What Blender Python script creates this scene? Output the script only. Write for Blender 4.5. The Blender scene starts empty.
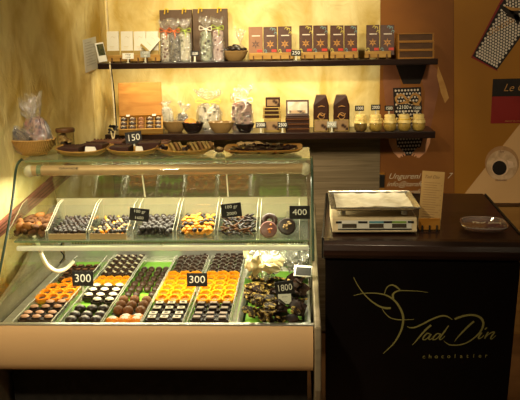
import bpy, bmesh, math, random
from mathutils import Vector, Matrix, noise
PI = math.pi
rnd = random.Random(7)
scn = bpy.context.scene
COL = scn.collection
R = math.radians

# ------------------------------------------------------------------ camera
FPX, PITCH, YAW, ROLL, CZ = 789.0, R(12.15), R(2.9), R(0.95), 1.75
FW = Vector((-math.sin(YAW)*math.cos(PITCH), math.cos(YAW)*math.cos(PITCH), -math.sin(PITCH)))
_r = FW.cross(Vector((0, 0, 1))).normalized(); _u = _r.cross(FW)
RT = math.cos(ROLL)*_r - math.sin(ROLL)*_u
UP = math.cos(ROLL)*_u + math.sin(ROLL)*_r
EYE = Vector((0, 0, CZ))
cam = bpy.data.cameras.new('camera'); camo = bpy.data.objects.new('camera', cam); COL.objects.link(camo)
m3 = Matrix((RT, UP, -FW)).transposed().to_4x4()
camo.matrix_world = Matrix.Translation(EYE) @ m3
cam.sensor_width = 36; cam.lens = 36*FPX/520; cam.clip_start = .05
scn.camera = camo

def ray(x, y): return FW + RT*(x-260)/FPX - UP*(y-200)/FPX
def atY(x, y, Y): d = ray(x, y); return EYE + d*(Y/d.y)
def atZ(x, y, Z): d = ray(x, y); return EYE + d*((Z-CZ)/d.z)
def atX(x, y, X): d = ray(x, y); return EYE + d*(X/d.x)
def mpp(Y): return Y/FPX*1.01

# ------------------------------------------------------------------ materials
MATS = {}
def mat(name, c, rough=.5, metal=0, c2=None, scale=20, bump=0, stretch=(1, 1, 1), coat=0, kind='noise',
        lo=.35, hi=.65, detail=4, bscale=None, emis=0, sheen=0, spec=.22, dist=2.5, sss=0):
    if name in MATS: return MATS[name]
    m = bpy.data.materials.new(name); m.use_nodes = True; nt = m.node_tree; N = nt.nodes; L = nt.links
    p = N['Principled BSDF']
    p.inputs['Base Color'].default_value = (*c, 1); p.inputs['Roughness'].default_value = rough
    p.inputs['Metallic'].default_value = metal; p.inputs['Coat Weight'].default_value = coat
    p.inputs['Coat Roughness'].default_value = .08; p.inputs['Specular IOR Level'].default_value = spec
    if emis: p.inputs['Emission Color'].default_value = (*c, 1); p.inputs['Emission Strength'].default_value = emis
    tc = N.new('ShaderNodeTexCoord'); mp = N.new('ShaderNodeMapping'); mp.inputs['Scale'].default_value = stretch
    L.new(tc.outputs['Object'], mp.inputs['Vector'])
    if c2 is None: c2 = tuple(min(1, v*1.25) for v in c)
    if kind == 'voronoi':
        t = N.new('ShaderNodeTexVoronoi'); t.inputs['Scale'].default_value = scale; out = t.outputs['Distance']
    elif kind == 'wave':
        t = N.new('ShaderNodeTexWave'); t.inputs['Scale'].default_value = scale; t.inputs['Distortion'].default_value = dist
        t.inputs['Detail'].default_value = detail; out = t.outputs['Fac']
    else:
        t = N.new('ShaderNodeTexNoise'); t.inputs['Scale'].default_value = scale; t.inputs['Detail'].default_value = detail
        t.inputs['Distortion'].default_value = .6; out = t.outputs['Fac']
    L.new(mp.outputs['Vector'], t.inputs['Vector'])
    cr = N.new('ShaderNodeValToRGB'); cr.color_ramp.elements[0].position = lo; cr.color_ramp.elements[1].position = hi
    cr.color_ramp.elements[0].color = (*c, 1); cr.color_ramp.elements[1].color = (*c2, 1)
    L.new(out, cr.inputs['Fac']); L.new(cr.outputs['Color'], p.inputs['Base Color'])
    if bump:
        b = N.new('ShaderNodeBump'); b.inputs['Strength'].default_value = bump; b.inputs['Distance'].default_value = .01
        if bscale:
            t2 = N.new('ShaderNodeTexNoise'); t2.inputs['Scale'].default_value = bscale; t2.inputs['Detail'].default_value = 5
            t2.inputs['Distortion'].default_value = 1.0
            L.new(mp.outputs['Vector'], t2.inputs['Vector']); out = t2.outputs['Fac']
        L.new(out, b.inputs['Height']); L.new(b.outputs['Normal'], p.inputs['Normal'])
    MATS[name] = m; return m

def glass(name, tint=(.95, .98, .95), rough=.03, f0=.05, pw=4.0, milk=0, milkc=(1, 1, 1), bump=0, bsc=30):
    if name in MATS: return MATS[name]
    m = bpy.data.materials.new(name); m.use_nodes = True; nt = m.node_tree; N = nt.nodes; L = nt.links; N.clear()
    o = N.new('ShaderNodeOutputMaterial'); tr = N.new('ShaderNodeBsdfTransparent'); gl = N.new('ShaderNodeBsdfGlossy')
    tr.inputs['Color'].default_value = (*tint, 1); gl.inputs['Roughness'].default_value = rough
    lw = N.new('ShaderNodeLayerWeight'); lw.inputs['Blend'].default_value = .5
    pwn = N.new('ShaderNodeMath'); pwn.operation = 'POWER'; pwn.inputs[1].default_value = pw
    ma = N.new('ShaderNodeMath'); ma.operation = 'MULTIPLY_ADD'; ma.inputs[1].default_value = .8; ma.inputs[2].default_value = f0; ma.use_clamp = True
    L.new(lw.outputs['Facing'], pwn.inputs[0]); L.new(pwn.outputs[0], ma.inputs[0])
    mx = N.new('ShaderNodeMixShader'); L.new(ma.outputs[0], mx.inputs[0])
    last = tr.outputs[0]
    if milk:
        df = N.new('ShaderNodeBsdfDiffuse'); df.inputs['Color'].default_value = (*milkc, 1)
        m2 = N.new('ShaderNodeMixShader'); m2.inputs[0].default_value = milk
        L.new(tr.outputs[0], m2.inputs[1]); L.new(df.outputs[0], m2.inputs[2]); last = m2.outputs[0]
    L.new(last, mx.inputs[1]); L.new(gl.outputs[0], mx.inputs[2]); L.new(mx.outputs[0], o.inputs['Surface'])
    if bump:
        tc = N.new('ShaderNodeTexCoord'); t = N.new('ShaderNodeTexNoise'); t.inputs['Scale'].default_value = bsc
        b = N.new('ShaderNodeBump'); b.inputs['Strength'].default_value = bump; b.inputs['Distance'].default_value = .02
        L.new(tc.outputs['Object'], t.inputs['Vector']); L.new(t.outputs['Fac'], b.inputs['Height'])
        L.new(b.outputs['Normal'], gl.inputs['Normal']); L.new(b.outputs['Normal'], lw.inputs['Normal'])
    MATS[name] = m; return m

STUCCO = mat('yellow_stucco', (.56, .375, .075), .62, c2=(.90, .76, .36), scale=5.5, bump=1.0, bscale=11, detail=8, lo=.32, hi=.66, stretch=(1, 1, .7))
WOODPANEL = mat('grey_brown_wood', (0.144, 0.1035, 0.0558), .5, c2=(0.243, 0.18, 0.108), scale=9, stretch=(.35, 1, 9), detail=6, bump=.12)
SHELFWOOD = mat('dark_shelf_wood', (.012, .005, .004), .28, c2=(.024, .010, .006), scale=8, stretch=(.5, 4, 4), detail=5, coat=.1)
DESKWOOD = mat('dark_desk_wood', (.014, .006, .004), .33, c2=(.032, .013, .008), scale=7, stretch=(.4, 5, 5), detail=6, coat=.25)
DESKBLACK = mat('black_gloss_panel', (.0035, .003, .003), .32, c2=(.005, .0035, .004), scale=5, spec=.3)
MURALBG = mat('mural_brown_print', (.37, .155, .015), .6, c2=(.25, .098, .010), scale=1.3, detail=3, lo=.3, hi=.75)
WAINS = mat('golden_brown_wood', (.27, .125, .028), .5, c2=(.36, .18, .05), scale=5, stretch=(.4, 3, 6), detail=5)
FLOORM = mat('brown_floor_tiles', (.16, .07, .025), .4, c2=(.25, .12, .045), scale=4)
BEIGE = mat('champagne_metal', (0.672, 0.4256, 0.2128), .42, .1, c2=(0.7168, 0.4592, 0.2352), scale=3, stretch=(.3, 1, 1))
TUBEM = mat('bronze_tube', (.42, .28, .14), .38, .2, c2=(.46, .31, .16), scale=5)
STEEL = mat('brushed_steel', (.55, .53, .47), .3, .85, c2=(.66, .64, .58), scale=30, stretch=(.1, 1, 1))
CREAM = mat('cream_enamel', (.72, .64, .42), .45, c2=(.76, .68, .47), scale=4)
BLACKM = mat('black_plastic', (.012, .011, .010), .4, c2=(.02, .018, .016), scale=30)
LIME = mat('lime_liner', (.20, .50, .035), .5, c2=(.27, .58, .06), scale=6)
WHITEP = mat('white_plastic', (.75, .72, .62), .4, c2=(.8, .77, .68), scale=10)
PAPER = mat('white_paper', (0.697, 0.68, 0.595), .7, c2=(0.646, 0.6205, 0.527), scale=8)
WHITEB = mat('cream_card_wrapper', (0.68, 0.646, 0.527), .5, c2=(0.731, 0.697, 0.595), scale=6)
GOLDB = mat('golden_card', (0.3, 0.198, 0.048), .4, .1, c2=(0.36, 0.252, 0.078), scale=10)
KRAFT = mat('kraft_card', (0.36, 0.216, 0.072), .7, c2=(0.4, 0.248, 0.096), scale=12)
LWOOD = mat('light_wood', (.32, .165, .035), .45, c2=(.44, .25, .065), scale=8, stretch=(1, 6, 6), detail=4)
OWOOD = mat('orange_wood', (.30, .12, .014), .4, c2=(.40, .18, .03), scale=6, stretch=(1, 5, 5), detail=4)
DWOOD = mat('mid_brown_wood', (0.07, 0.0294, 0.0091), .5, c2=(0.112, 0.049, 0.0175), scale=8, stretch=(1, 5, 5))
CHOC = mat('dark_chocolate', (.014, .005, .003), .38, c2=(.026, .010, .006), scale=60, spec=.4)
CHOC2 = mat('brown_chocolate', (.034, .013, .008), .4, c2=(.055, .023, .013), scale=60, spec=.4)
MILK = mat('milk_chocolate', (.15, .055, .018), .35, c2=(.2, .08, .028), scale=60)
COPPER = mat('copper_cream', (.42, .20, .11), .4, c2=(.55, .3, .18), scale=80)
WTOP = mat('white_chocolate', (0.629, 0.527, 0.391), .5, c2=(0.68, 0.595, 0.4675), scale=60)
ORANGE = mat('candied_orange', (.62, .155, .005), .32, c2=(.72, .25, .015), scale=60)
YELLOW = mat('candied_yellow', (.68, .20, .003), .32, c2=(.76, .30, .008), scale=60)
AMBER = mat('amber_glaze', (.22, .08, .015), .3, c2=(.42, .2, .04), scale=90)
SLATE = mat('black_slate', (.012, .010, .010), .55, c2=(.022, .019, .018), scale=30)
CHALK = mat('white_chalk', (.72, .69, .6), .8, c2=(.8, .78, .7), scale=60)
GREYT = mat('grey_tag', (.26, .26, .22), .5, c2=(.3, .3, .26), scale=30)
GOLDINK = mat('old_gold_ink', (.27, .24, .075), .55, c2=(.31, .27, .09), scale=60)
CREAMINK = mat('cream_ink', (.70, .60, .42), .6, c2=(.75, .65, .46), scale=60)
WICKER = mat('wicker', (0.252, 0.141, 0.042), .6, c2=(0.372, 0.234, 0.09), kind='wave', scale=60, bump=.6, lo=.2, hi=.8)
WICKERD = mat('woven_bread_basket', (0.374, 0.1955, 0.051), .6, c2=(0.527, 0.306, 0.0935), kind='wave', scale=45, bump=.5, lo=.2, hi=.8)
BLACKBOWL = mat('black_lacquer', (.012, .007, .006), .25, coat=.4)
GLASS = glass('case_glass', (.94, .97, .92), .01, .03, 4.5)
GEDGE = glass('green_glass_edge', (.5, .66, .5), .1, .15, 2, milk=.45, milkc=(.34, .44, .26))
ACRYL = glass('clear_acrylic', (.95, .96, .93), .05, .05, 4, milk=.008)
RIM = glass('acrylic_edge', (.9, .9, .8), .1, .2, 2, milk=.6, milkc=(.9, .86, .68))
CELLO = glass('cellophane', (.97, .96, .92), .10, .16, 1.4, milk=.06, bump=1, bsc=45)
JARGL = glass('jar_glass', (.9, .9, .82), .04, .08, 2.5)
STEELM = mat('mirror_back', (.62, .58, .47), .07, 1.0, c2=(.65, .61, .5), scale=3)

# ------------------------------------------------------------------ mesh helpers
def B(): return bmesh.new()
def box(bm, c, s, M=None):
    r = bmesh.ops.create_cube(bm, size=1); T = Matrix.Translation(c) @ Matrix.Diagonal((*s, 1))
    if M is not None: T = M @ T
    bmesh.ops.transform(bm, matrix=T, verts=r['verts']); return bm
def poly(bm, pts, ext=None):
    vs = [bm.verts.new(p) for p in pts]
    if ext is None: bm.faces.new(vs); return bm
    e = Vector(ext); ws = [bm.verts.new(Vector(p)+e) for p in pts]; n = len(vs)
    bm.faces.new(vs); bm.faces.new(list(reversed(ws)))
    for i in range(n): bm.faces.new((vs[i], ws[i], ws[(i+1) % n], vs[(i+1) % n]))
    bmesh.ops.recalc_face_normals(bm, faces=bm.faces[:]); return bm
def lathe(bm, prof, c=(0, 0, 0), seg=20, sx=1, sy=1, M=None, wob=None, close=False):
    rings = []
    for r, z in prof:
        ring = []
        for i in range(seg):
            a = 2*PI*i/seg; rr = r*(1+(wob(a, z) if wob else 0))
            p = Vector((c[0]+rr*math.cos(a)*sx, c[1]+rr*math.sin(a)*sy, c[2]+z))
            if M is not None: p = M @ p
            ring.append(bm.verts.new(p))
        rings.append(ring)
    for a, b in zip(rings, rings[1:]):
        for i in range(seg): bm.faces.new((a[i], a[(i+1) % seg], b[(i+1) % seg], b[i]))
    if close:
        bm.faces.new(list(reversed(rings[0]))); bm.faces.new(rings[-1])
    return bm
def tube(bm, pts, r, seg=8, flat=1.0):
    pts = [Vector(p) for p in pts]; rings = []; n = len(pts)
    up = Vector((0, 0, 1))
    for i, p in enumerate(pts):
        t = (pts[min(i+1, n-1)]-pts[max(i-1, 0)]).normalized()
        a = t.cross(up)
        if a.length < .05: a = t.cross(Vector((1, 0, 0)))
        a.normalize(); b = a.cross(t).normalized(); rr = r[i] if isinstance(r, (list, tuple)) else r
        rings.append([bm.verts.new(p+a*math.cos(2*PI*k/seg)*rr+b*math.sin(2*PI*k/seg)*rr*flat) for k in range(seg)])
    for a, b in zip(rings, rings[1:]):
        for k in range(seg): bm.faces.new((a[k], a[(k+1) % seg], b[(k+1) % seg], b[k]))
    bm.faces.new(list(reversed(rings[0]))); bm.faces.new(rings[-1]); return bm
def smoothpts(P, k=6):
    P = [Vector(p) for p in P]; out = []
    for i in range(len(P)-1):
        p0 = P[max(i-1, 0)]; p1 = P[i]; p2 = P[i+1]; p3 = P[min(i+2, len(P)-1)]
        for j in range(k):
            t = j/k
            out.append(.5*((2*p1)+(p2-p0)*t+(2*p0-5*p1+4*p2-p3)*t*t+(3*p1-p0-3*p2+p3)*t**3))
    out.append(P[-1]); return out
def blob(bm, c, s, amp=.15, freq=8, seed=0, sub=2, M=None):
    r = bmesh.ops.create_icosphere(bm, subdivisions=sub, radius=1)
    off = Vector((seed*3.1, seed*1.7, seed*.9))
    for v in r['verts']:
        d = 1+amp*noise.noise(v.co*freq*.3+off)*2
        v.co = Vector((v.co.x*s[0]*d, v.co.y*s[1]*d, v.co.z*s[2]*d))
        if M is not None: v.co = M @ v.co
        v.co += Vector(c)
    return bm
def torus(bm, c, Rr, r, seg=16, ss=6, M=None, flat=1):
    rings = []
    for i in range(seg):
        a = 2*PI*i/seg; ring = []
        for k in range(ss):
            b = 2*PI*k/ss
            p = Vector(((Rr+r*math.cos(b))*math.cos(a), (Rr+r*math.cos(b))*math.sin(a), r*math.sin(b)*flat))
            if M is not None: p = M @ p
            ring.append(bm.verts.new(p+Vector(c)))
        rings.append(ring)
    for i in range(seg):
        a = rings[i]; b = rings[(i+1) % seg]
        for k in range(ss): bm.faces.new((a[k], b[k], b[(k+1) % ss], a[(k+1) % ss]))
    return bm

WM = {}
def thing(name, label, cat, loc=(0, 0, 0), rz=0, M=None, group=None):
    o = bpy.data.objects.new(name, None); COL.objects.link(o)
    if M is None: M = Matrix.Translation(loc) @ Matrix.Rotation(rz, 4, 'Z')
    o.matrix_world = M; o.empty_display_size = .05
    WM[o.name] = M.copy(); o['label'] = label; o['category'] = cat
    if group: o['group'] = group
    return o
def link(name, data, parent):
    o = bpy.data.objects.new(name, data); COL.objects.link(o)
    if parent is not None: o.parent = parent; WM[o.name] = WM.get(parent.name, Matrix())
    return o
def obj(name, bm, m, parent=None, world=False, smooth=False, bevel=0, seg=2):
    if parent is not None and world:
        bmesh.ops.transform(bm, matrix=WM[parent.name].inverted(), verts=bm.verts[:])
    me = bpy.data.meshes.new(name)
    if smooth:
        for f in bm.faces: f.smooth = True
    bm.to_mesh(me); bm.free(); me.materials.append(m)
    o = link(name, me, parent)
    if bevel:
        b = o.modifiers.new('bevel', 'BEVEL'); b.width = bevel; b.segments = seg; b.limit_method = 'ANGLE'
    if smooth: 
        try: me.set_sharp_from_angle(angle=R(45))
        except Exception: pass
    return o
def tag(o, label, cat, group=None, M=None):
    o['label'] = label; o['category'] = cat
    if group: o['group'] = group
    if M is not None: o.matrix_world = M
    return o
def struct(name, bm, m, parent=None, **k):
    o = obj(name, bm, m, parent, **k)
    if parent is None: o['kind'] = 'structure'
    return o
def dup(root, M, label=None, group=None):
    r = root.copy(); COL.objects.link(r); r.matrix_world = M; WM[r.name] = M.copy()
    if label: r['label'] = label
    if group: r['group'] = group
    for ch in list(root.children):
        c = ch.copy(); COL.objects.link(c); c.parent = r
        for g in list(ch.children):
            d = g.copy(); COL.objects.link(d); d.parent = c
    return r
def frame(loc, lean=0, yaw=0, roll=0):   # local x right, y up, z towards the room
    return Matrix.Translation(loc) @ Matrix.Rotation(yaw, 4, 'Z') @ Matrix.Rotation(PI/2-lean, 4, 'X') @ Matrix.Rotation(roll, 4, 'Z')
def tomesh(name, cu, parent, M):
    tmp = bpy.data.objects.new('tmp', cu); COL.objects.link(tmp)
    me = bpy.data.meshes.new_from_object(tmp.evaluated_get(bpy.context.evaluated_depsgraph_get())); bpy.data.objects.remove(tmp)
    me.transform(M)
    if not me.materials: me.materials.append(cu.materials[0])
    return link(name, me, parent)
def text(name, s, size, m, parent, x, y, z, shear=0, align='CENTER', ext=.0003, weight=0, rot=0, sx=1):
    cu = bpy.data.curves.new(name, 'FONT'); cu.body = s; cu.size = size; cu.align_x = align; cu.align_y = 'CENTER'
    cu.extrude = ext; cu.shear = shear; cu.offset = weight; cu.resolution_u = 3
    cu.materials.append(m); return tomesh(name, cu, parent, Matrix.Translation((x, y, z)) @ Matrix.Rotation(rot, 4, 'Z') @ Matrix.Diagonal((sx, 1, 1, 1)))
def ribbon(bm, pts, ws, nrm, th=.0008):
    P = smoothpts(pts, 6); n = len(P); nrm = Vector(nrm); A = []; Bv = []; A2 = []; B2 = []
    for i, p in enumerate(P):
        t = (P[min(i+1, n-1)]-P[max(i-1, 0)]).normalized(); s = t.cross(nrm).normalized()
        f = i/(n-1)*(len(ws)-1); k = min(int(f), len(ws)-2); w = (ws[k]*(1-(f-k))+ws[k+1]*(f-k))/2
        A.append(bm.verts.new(p+s*w)); Bv.append(bm.verts.new(p-s*w))
        A2.append(bm.verts.new(p+s*w+nrm*th)); B2.append(bm.verts.new(p-s*w+nrm*th))
    for i in range(n-1):
        bm.faces.new((A2[i], A2[i+1], B2[i+1], B2[i])); bm.faces.new((A[i], A[i+1], A2[i+1], A2[i])); bm.faces.new((B2[i], B2[i+1], Bv[i+1], Bv[i]))
    return bm

# ------------------------------------------------------------------ the room
YW = 4.40; XC = -1.055
US, LS = 1.592, 1.217
struct('floor', box(B(), (0, 2, -.05), (6, 6, .1)), FLOORM)
struct('wall_back', box(B(), ((XC+3)/2-.1, YW+.06, 1.5), (3-XC+.3, .12, 3.0)), STUCCO)
struct('wall_left', poly(B(), [(XC, YW, 0), (-1.36, 1.6, 0), (-1.36, 1.6, 3), (XC, YW, 3)], (-.1, 0, 0)), STUCCO)
# wood cladding below the shelf, left of the mural
gp = B(); box(gp, ((XC+.452)/2, YW-.012, .60), (.452-XC, .024, 1.16)); struct('trim_1', gp, WOODPANEL)
# golden wooden lower wall under the mural
struct('trim_2', box(B(), (1.22, YW-.012, .385), (1.53, .024, .77)), WAINS)
struct('trim_3', box(B(), (1.22, YW-.018, .772), (1.53, .036, .014)), DWOOD)

# shelves
def shelf(name, label, z, th, xa, xb):
    bm = poly(B(), [(xa+.012, YW-.002, z), (xb, YW-.002, z), (xb, 4.15, z), (xa, 4.15, z)], (0, 0, -th))
    return tag(obj(name, bm, SHELFWOOD, bevel=.003), label, 'shelf')
shelf('wall_shelf', 'long dark brown wall shelf, the upper one, carrying the chocolate bars', US, .03, -1.052, .717)
shelf('wall_shelf', 'long dark brown wall shelf, the lower one, carrying baskets and the gold-topped jars', LS, .036, -1.035, .715)

# ------------------------------------------------------------------ mural
YM = YW-.012
mur = thing('wall_mural', 'large orange-brown printed wall mural of hands holding a dotted gift box above a coffee cup', 'wall mural', (.90, YM, .779))
bm = B(); box(bm, ((.447+1.98)/2, YM+.005, (.779+2.9)/2), (1.98-.447, .010, 2.9-.779)); obj('printed_panel', bm, MURALBG, mur, world=True)
def mpoly(name, pts, m, lay, par=None, label=None):
    Y = YM-.0005*lay
    bm = poly(B(), [atY(x, y, Y) for x, y in pts], (0, .0004, 0)); o = obj(name, bm, m, par or mur, world=True)
    if label: o['label'] = label
    return o
SKIN = mat('printed_skin', (.20, .072, .03), .6, c2=(.28, .11, .05), scale=6)
SKIN2 = mat('printed_hand', (.66, .30, .15), .6, c2=(.74, .37, .2), scale=10)
PBLACK = mat('printed_black', (.012, .008, .006), .6, c2=(.02, .012, .008), scale=10)
PDOT = mat('printed_dots', (.018, .012, .010), .6, c2=(.018, .012, .01), scale=10)
PDOTC = mat('printed_dot_grey', (.62, .54, .44), .6, c2=(.7, .6, .5), scale=20)
PTAN = mat('printed_tan', (.42, .20, .05), .6, c2=(.52, .28, .08), scale=15)
PCLOTH = mat('printed_cloth', (.62, .36, .155), .65, c2=(.68, .41, .19), scale=2)
PSAUCER = mat('printed_saucer', (.48, .30, .16), .6, c2=(.66, .44, .26), scale=25)
PRED = mat('printed_red', (.20, .010, .008), .5, c2=(.24, .016, .012), scale=5)
SEAM = mat('printed_seam', (.14, .045, .008), .6)
mpoly('dark_print_area', [(380.5, -20), (453.4, -20), (454.2, 201), (379.5, 201)], mat('printed_red_brown', (.20, .068, .013), .6, c2=(.27, .098, .016), scale=2), .5)
mpoly('arm', [(384, 58), (383, 80), (385, 100), (390, 118), (394, 138), (404, 128), (401, 108), (402, 92), (399, 75), (400, 58)], SKIN, 1)
mpoly('arm', [(427, 60), (438, 70), (439, 88), (435, 108), (428, 140), (420, 132), (424, 108), (425, 92), (421, 78), (424, 60)], SKIN, 1)
mpoly('dress', [(394, 60), (428, 60), (424, 74), (420, 84), (403, 84), (399, 74)], PBLACK, 2)
mpoly('sleeve', [(438, 66), (445, 84), (449, 98), (445, 103), (441, 93), (437, 76)], PTAN, 2)
gb = mpoly('gift_box', [(393, 88), (421, 86), (428, 156), (394, 156)][:0] or [(393, 88), (421, 87), (423, 155), (396, 156)], PDOT, 3)
def dots(quad, nu, nv, r, lay, skip=None):
    Y = YM-.0005*lay; bm = B(); q = [Vector((x, y)) for x, y in quad]
    for j in range(nv):
        for i in range(nu):
            u = (i+.5+(.5 if j % 2 else 0))/(nu+.5); v = (j+.5)/nv
            p = q[0]*(1-u)*(1-v)+q[1]*u*(1-v)+q[2]*u*v+q[3]*(1-u)*v
            if skip and skip(p): continue
            poly(bm, [atY(p.x+r*math.cos(a*PI/3), p.y+r*math.sin(a*PI/3), Y) for a in range(6)])
    return bm
obj('dot_pattern', dots([(394, 89), (421, 88), (422, 154), (397, 155)], 8, 19, 1.15, 4, None), PDOTC, gb, world=True)
bw = B()
Yb = YM-.003
for pts in ([(398, 104), (396, 98), (402, 95), (408, 101)], [(408, 101), (414, 94), (420, 98), (417, 104), (409, 102)], [(398, 105), (408, 102), (420, 106)]):
    ribbon(bw, [atY(x, y, Yb) for x, y in pts], [.008, .016, .010], (0, -1, 0), .0004)
obj('ribbon_bow', bw, PTAN, gb, world=True)
def fingers(sgn, cx):
    for k in range(4):
        bm = B(); x0 = cx+sgn*(6-k*2.6)
        ribbon(bm, [atY(x, y, YM-.0028) for x, y in ((x0-sgn*4, 141+k*1.5), (x0-sgn*3, 149+k*.8), (x0+sgn*2, 157-k*.2))], [.014, .012, .007], (0, -1, 0), .0004)
        obj('finger', bm, SKIN2, mur, world=True)
mpoly('hand', [(388, 134), (396, 137), (397, 146), (402, 155), (399, 158), (393, 152), (389, 143)], SKIN2, 5)
mpoly('hand', [(431, 134), (423, 138), (421, 146), (415, 155), (419, 158), (426, 152), (430, 143)], SKIN2, 5)
for dx, s in ((398, 1), (419, -1)):
    for k in range(3):
        bm = B(); ribbon(bm, [atY(dx-s*4+s*k*2.2, 148, YM-.003), atY(dx+s*k*2.6, 153, YM-.003), atY(dx+s*(2+k*2.6), 157.5-k, YM-.003)], [.013, .012, .006], (0, -1, 0), .0004)
        obj('finger', bm, SKIN2, mur, world=True)
mpoly('tablecloth', [(458, 202), (520, 124), (560, 74), (600, 205)], PCLOTH, 1)
Yc = YM-.002
def disc(cx, cy, rx, ry, Y, n=28): return poly(B(), [atY(cx+rx*math.cos(2*PI*i/n), cy+ry*math.sin(2*PI*i/n), Y) for i in range(n)], (0, .0004, 0))
sc = obj('saucer', disc(502, 163.5, 17, 17.5, YM-.001), mat('printed_saucer_rim', (.36, .19, .08), .6), mur, world=True)
obj('saucer_rim', disc(502, 165.5, 15.5, 15.5, YM-.0015), PSAUCER, sc, world=True)
cp = obj('coffee_cup', disc(500, 167.5, 8.6, 8.6, YM-.002), mat('printed_cup', (.62, .42, .27), .6), mur, world=True)
obj('coffee', disc(499.5, 168, 7.2, 7.2, YM-.0025), PBLACK, cp, world=True)
obj('cup_handle', poly(B(), [atY(x, y, YM-.002) for x, y in ((507, 160), (513, 162), (514, 167), (509, 168))], (0, .0004, 0)), mat('printed_cup', (.62, .42, .27)), cp, world=True)
def mtext(s, px, py, size, m, shear=.35, lay=6, align='LEFT', sx=1, rot=0, par=None):
    p = atY(px, py, YM-.0005*lay); q = p-WM[mur.name].to_translation()
    cu = bpy.data.curves.new('lettering', 'FONT'); cu.body = s; cu.size = size; cu.align_x = align; cu.align_y = 'CENTER'; cu.extrude = .0002; cu.shear = shear; cu.offset = -.0003 if size > .03 else 0
    cu.resolution_u = 3; cu.materials.append(m); return tomesh('lettering', cu, par or mur, Matrix.Translation(q) @ Matrix.Rotation(rot, 4, 'Y') @ Matrix.Rotation(PI/2, 4, 'X') @ Matrix.Diagonal((sx, 1, 1, 1)))
mtext('lov', 502, 151.5, .02, SEAM, 0, 6, 'CENTER')
mtext('chocolat', 501, 180, .018, SEAM, 0, 6, 'CENTER')
rb = mpoly('red_gift_box', [(493, 79), (535, 78), (535, 123), (490.5, 123.5)], PRED, 2)
mpoly('box_lid', [(493, 79), (535, 78), (535, 96), (492, 96.5)], PBLACK, 3, rb)
mtext('Le Chocolat', 503, 88, .058, PTAN, .4, 6)
mtext('maison du chocolat', 505, 121, .014, PTAN, 0, 6)
tb = mpoly('dotted_box', [(508, -8), (540, 10), (497, 70), (472.5, 56)], PDOT, 2)
mpoly('box_side', [(472.5, 56), (497, 70), (498, 71.5), (471, 57.5), (505, -8), (508, -8)], PRED, 1, tb)
obj('dot_pattern', dots([(509, -6), (538, 10), (497, 68), (474, 55.5)], 9, 26, 1.3, 3, None), PDOTC, tb, world=True)
bw = B()
for pts in ([(500, 5), (508, 11), (520, 12)], [(506, 15), (514, 16), (524, 22)], [(508, 8), (516, 15), (518, 24)]):
    ribbon(bw, [atY(x, y, YM-.0035) for x, y in pts], [.01, .03, .012], (0, -1, 0), .0004)
obj('ribbon_bow', bw, PBLACK, tb, world=True)
bw = B(); ribbon(bw, [atY(x, y, YM-.0038) for x, y in ((505, 6), (512, 9), (520, 9))], [.004, .016, .012], (0, -1, 0), .0004); obj('ribbon_highlight', bw, PTAN, tb, world=True)
mtext('chocolat', 487, 34, .05, PTAN, .3, 6, rot=R(-30))
mpoly('panel_seam', [(453, -20), (453.7, -20), (454.5, 201), (453.8, 201)], SEAM, 1)
mtext('Ungureni 26/2,', 388, 176.5, .045, CREAMINK, .4, 4, sx=1.05)
mtext('info@tarafulopi', 386.5, 184.3, .040, CREAMINK, .4, 4, sx=1.05)
mtext('www.tarafulopi', 386.5, 192, .040, CREAMINK, .4, 4, sx=1.05)
mtext('7', 447, 176, .045, CREAMINK, .4, 4)
# little black box beside the cladding
t = thing('switch_box', 'small black box with orange corners fixed beside the grey-brown cladding', 'switch box', atY(381.5, 188, YM))
bm = B(); a = atY(379.6, 174, YM); b = atY(384, 187, YM); box(bm, ((a.x+b.x)/2, YM-.012, (a.z+b.z)/2), (b.x-a.x, .022, a.z-b.z)); obj('housing', bm, BLACKM, t, world=True, bevel=.002)
for zz in (a.z+.006, b.z-.006):
    bm = B(); box(bm, ((a.x+b.x)/2, YM-.011, zz), (b.x-a.x, .018, .012)); obj('orange_cap', bm, OWOOD, t, world=True)

# ------------------------------------------------------------------ left wall: sheet of paper, cord
def wl(px, py, off=.002):   # a point on the left wall seen at px, py
    n = Vector((YW-1.6, XC+1.36, 0)).normalized(); n = Vector((n.x, -n.y, 0)); d = ray(px, py); p0 = Vector((XC, YW, 0))+n*off
    return EYE+d*((p0-EYE).dot(n)/d.dot(n)), n
c = [wl(*p)[0] for p in ((82.5, 40), (95.5, 36.5), (98, 68), (85.5, 73))]; nn = wl(90, 50)[1]
pp = thing('wall_notice', 'white printed sheet of paper pinned to the left wall by the upper shelf', 'notice', (c[0]+c[2])/2)
obj('sheet', poly(B(), c, nn*.0015), PAPER, pp, world=True)
bm = B()
INK = mat('grey_print', (.42, .38, .3), .7)
for k in range(9):
    f = .12+.085*k; a = c[0].lerp(c[3], f).lerp(c[1].lerp(c[2], f), .12); b = c[0].lerp(c[3], f).lerp(c[1].lerp(c[2], f), .85 if k % 3 else .6)
    ribbon(bm, [a+nn*.0016, b+nn*.0016], [.0028, .0028], nn, .0003)
obj('printed_lines', bm, INK, pp, world=True)
CORDW = mat('cream_cord', (.72, .6, .36), .5); CORDB = mat('black_cord', (.02, .015, .01), .5)
t = thing('hanging_cable', 'thin cream and black cable hanging down the corner to the lower shelf', 'cable', atY(114, 130, 4.36))
obj('cream_wire', tube(B(), smoothpts([atY(105.5, -10, 4.375), atY(107.5, 20, 4.37), atY(108.5, 45, 4.37), atY(110, 58, 4.37)]+[atY(110, 66, 4.14), atY(112.5, 90, 4.14), atY(114.5, 118, 4.14), atY(114, 133, 4.13)]), .0042, 6), CORDW, t, world=True, smooth=True)
obj('black_wire', tube(B(), smoothpts([atY(110.8, 66, 4.145), atY(114, 90, 4.145), atY(116, 118, 4.145), atY(117, 131, 4.135)]), .0032, 6), CORDB, t, world=True, smooth=True)
bm = B()
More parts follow.
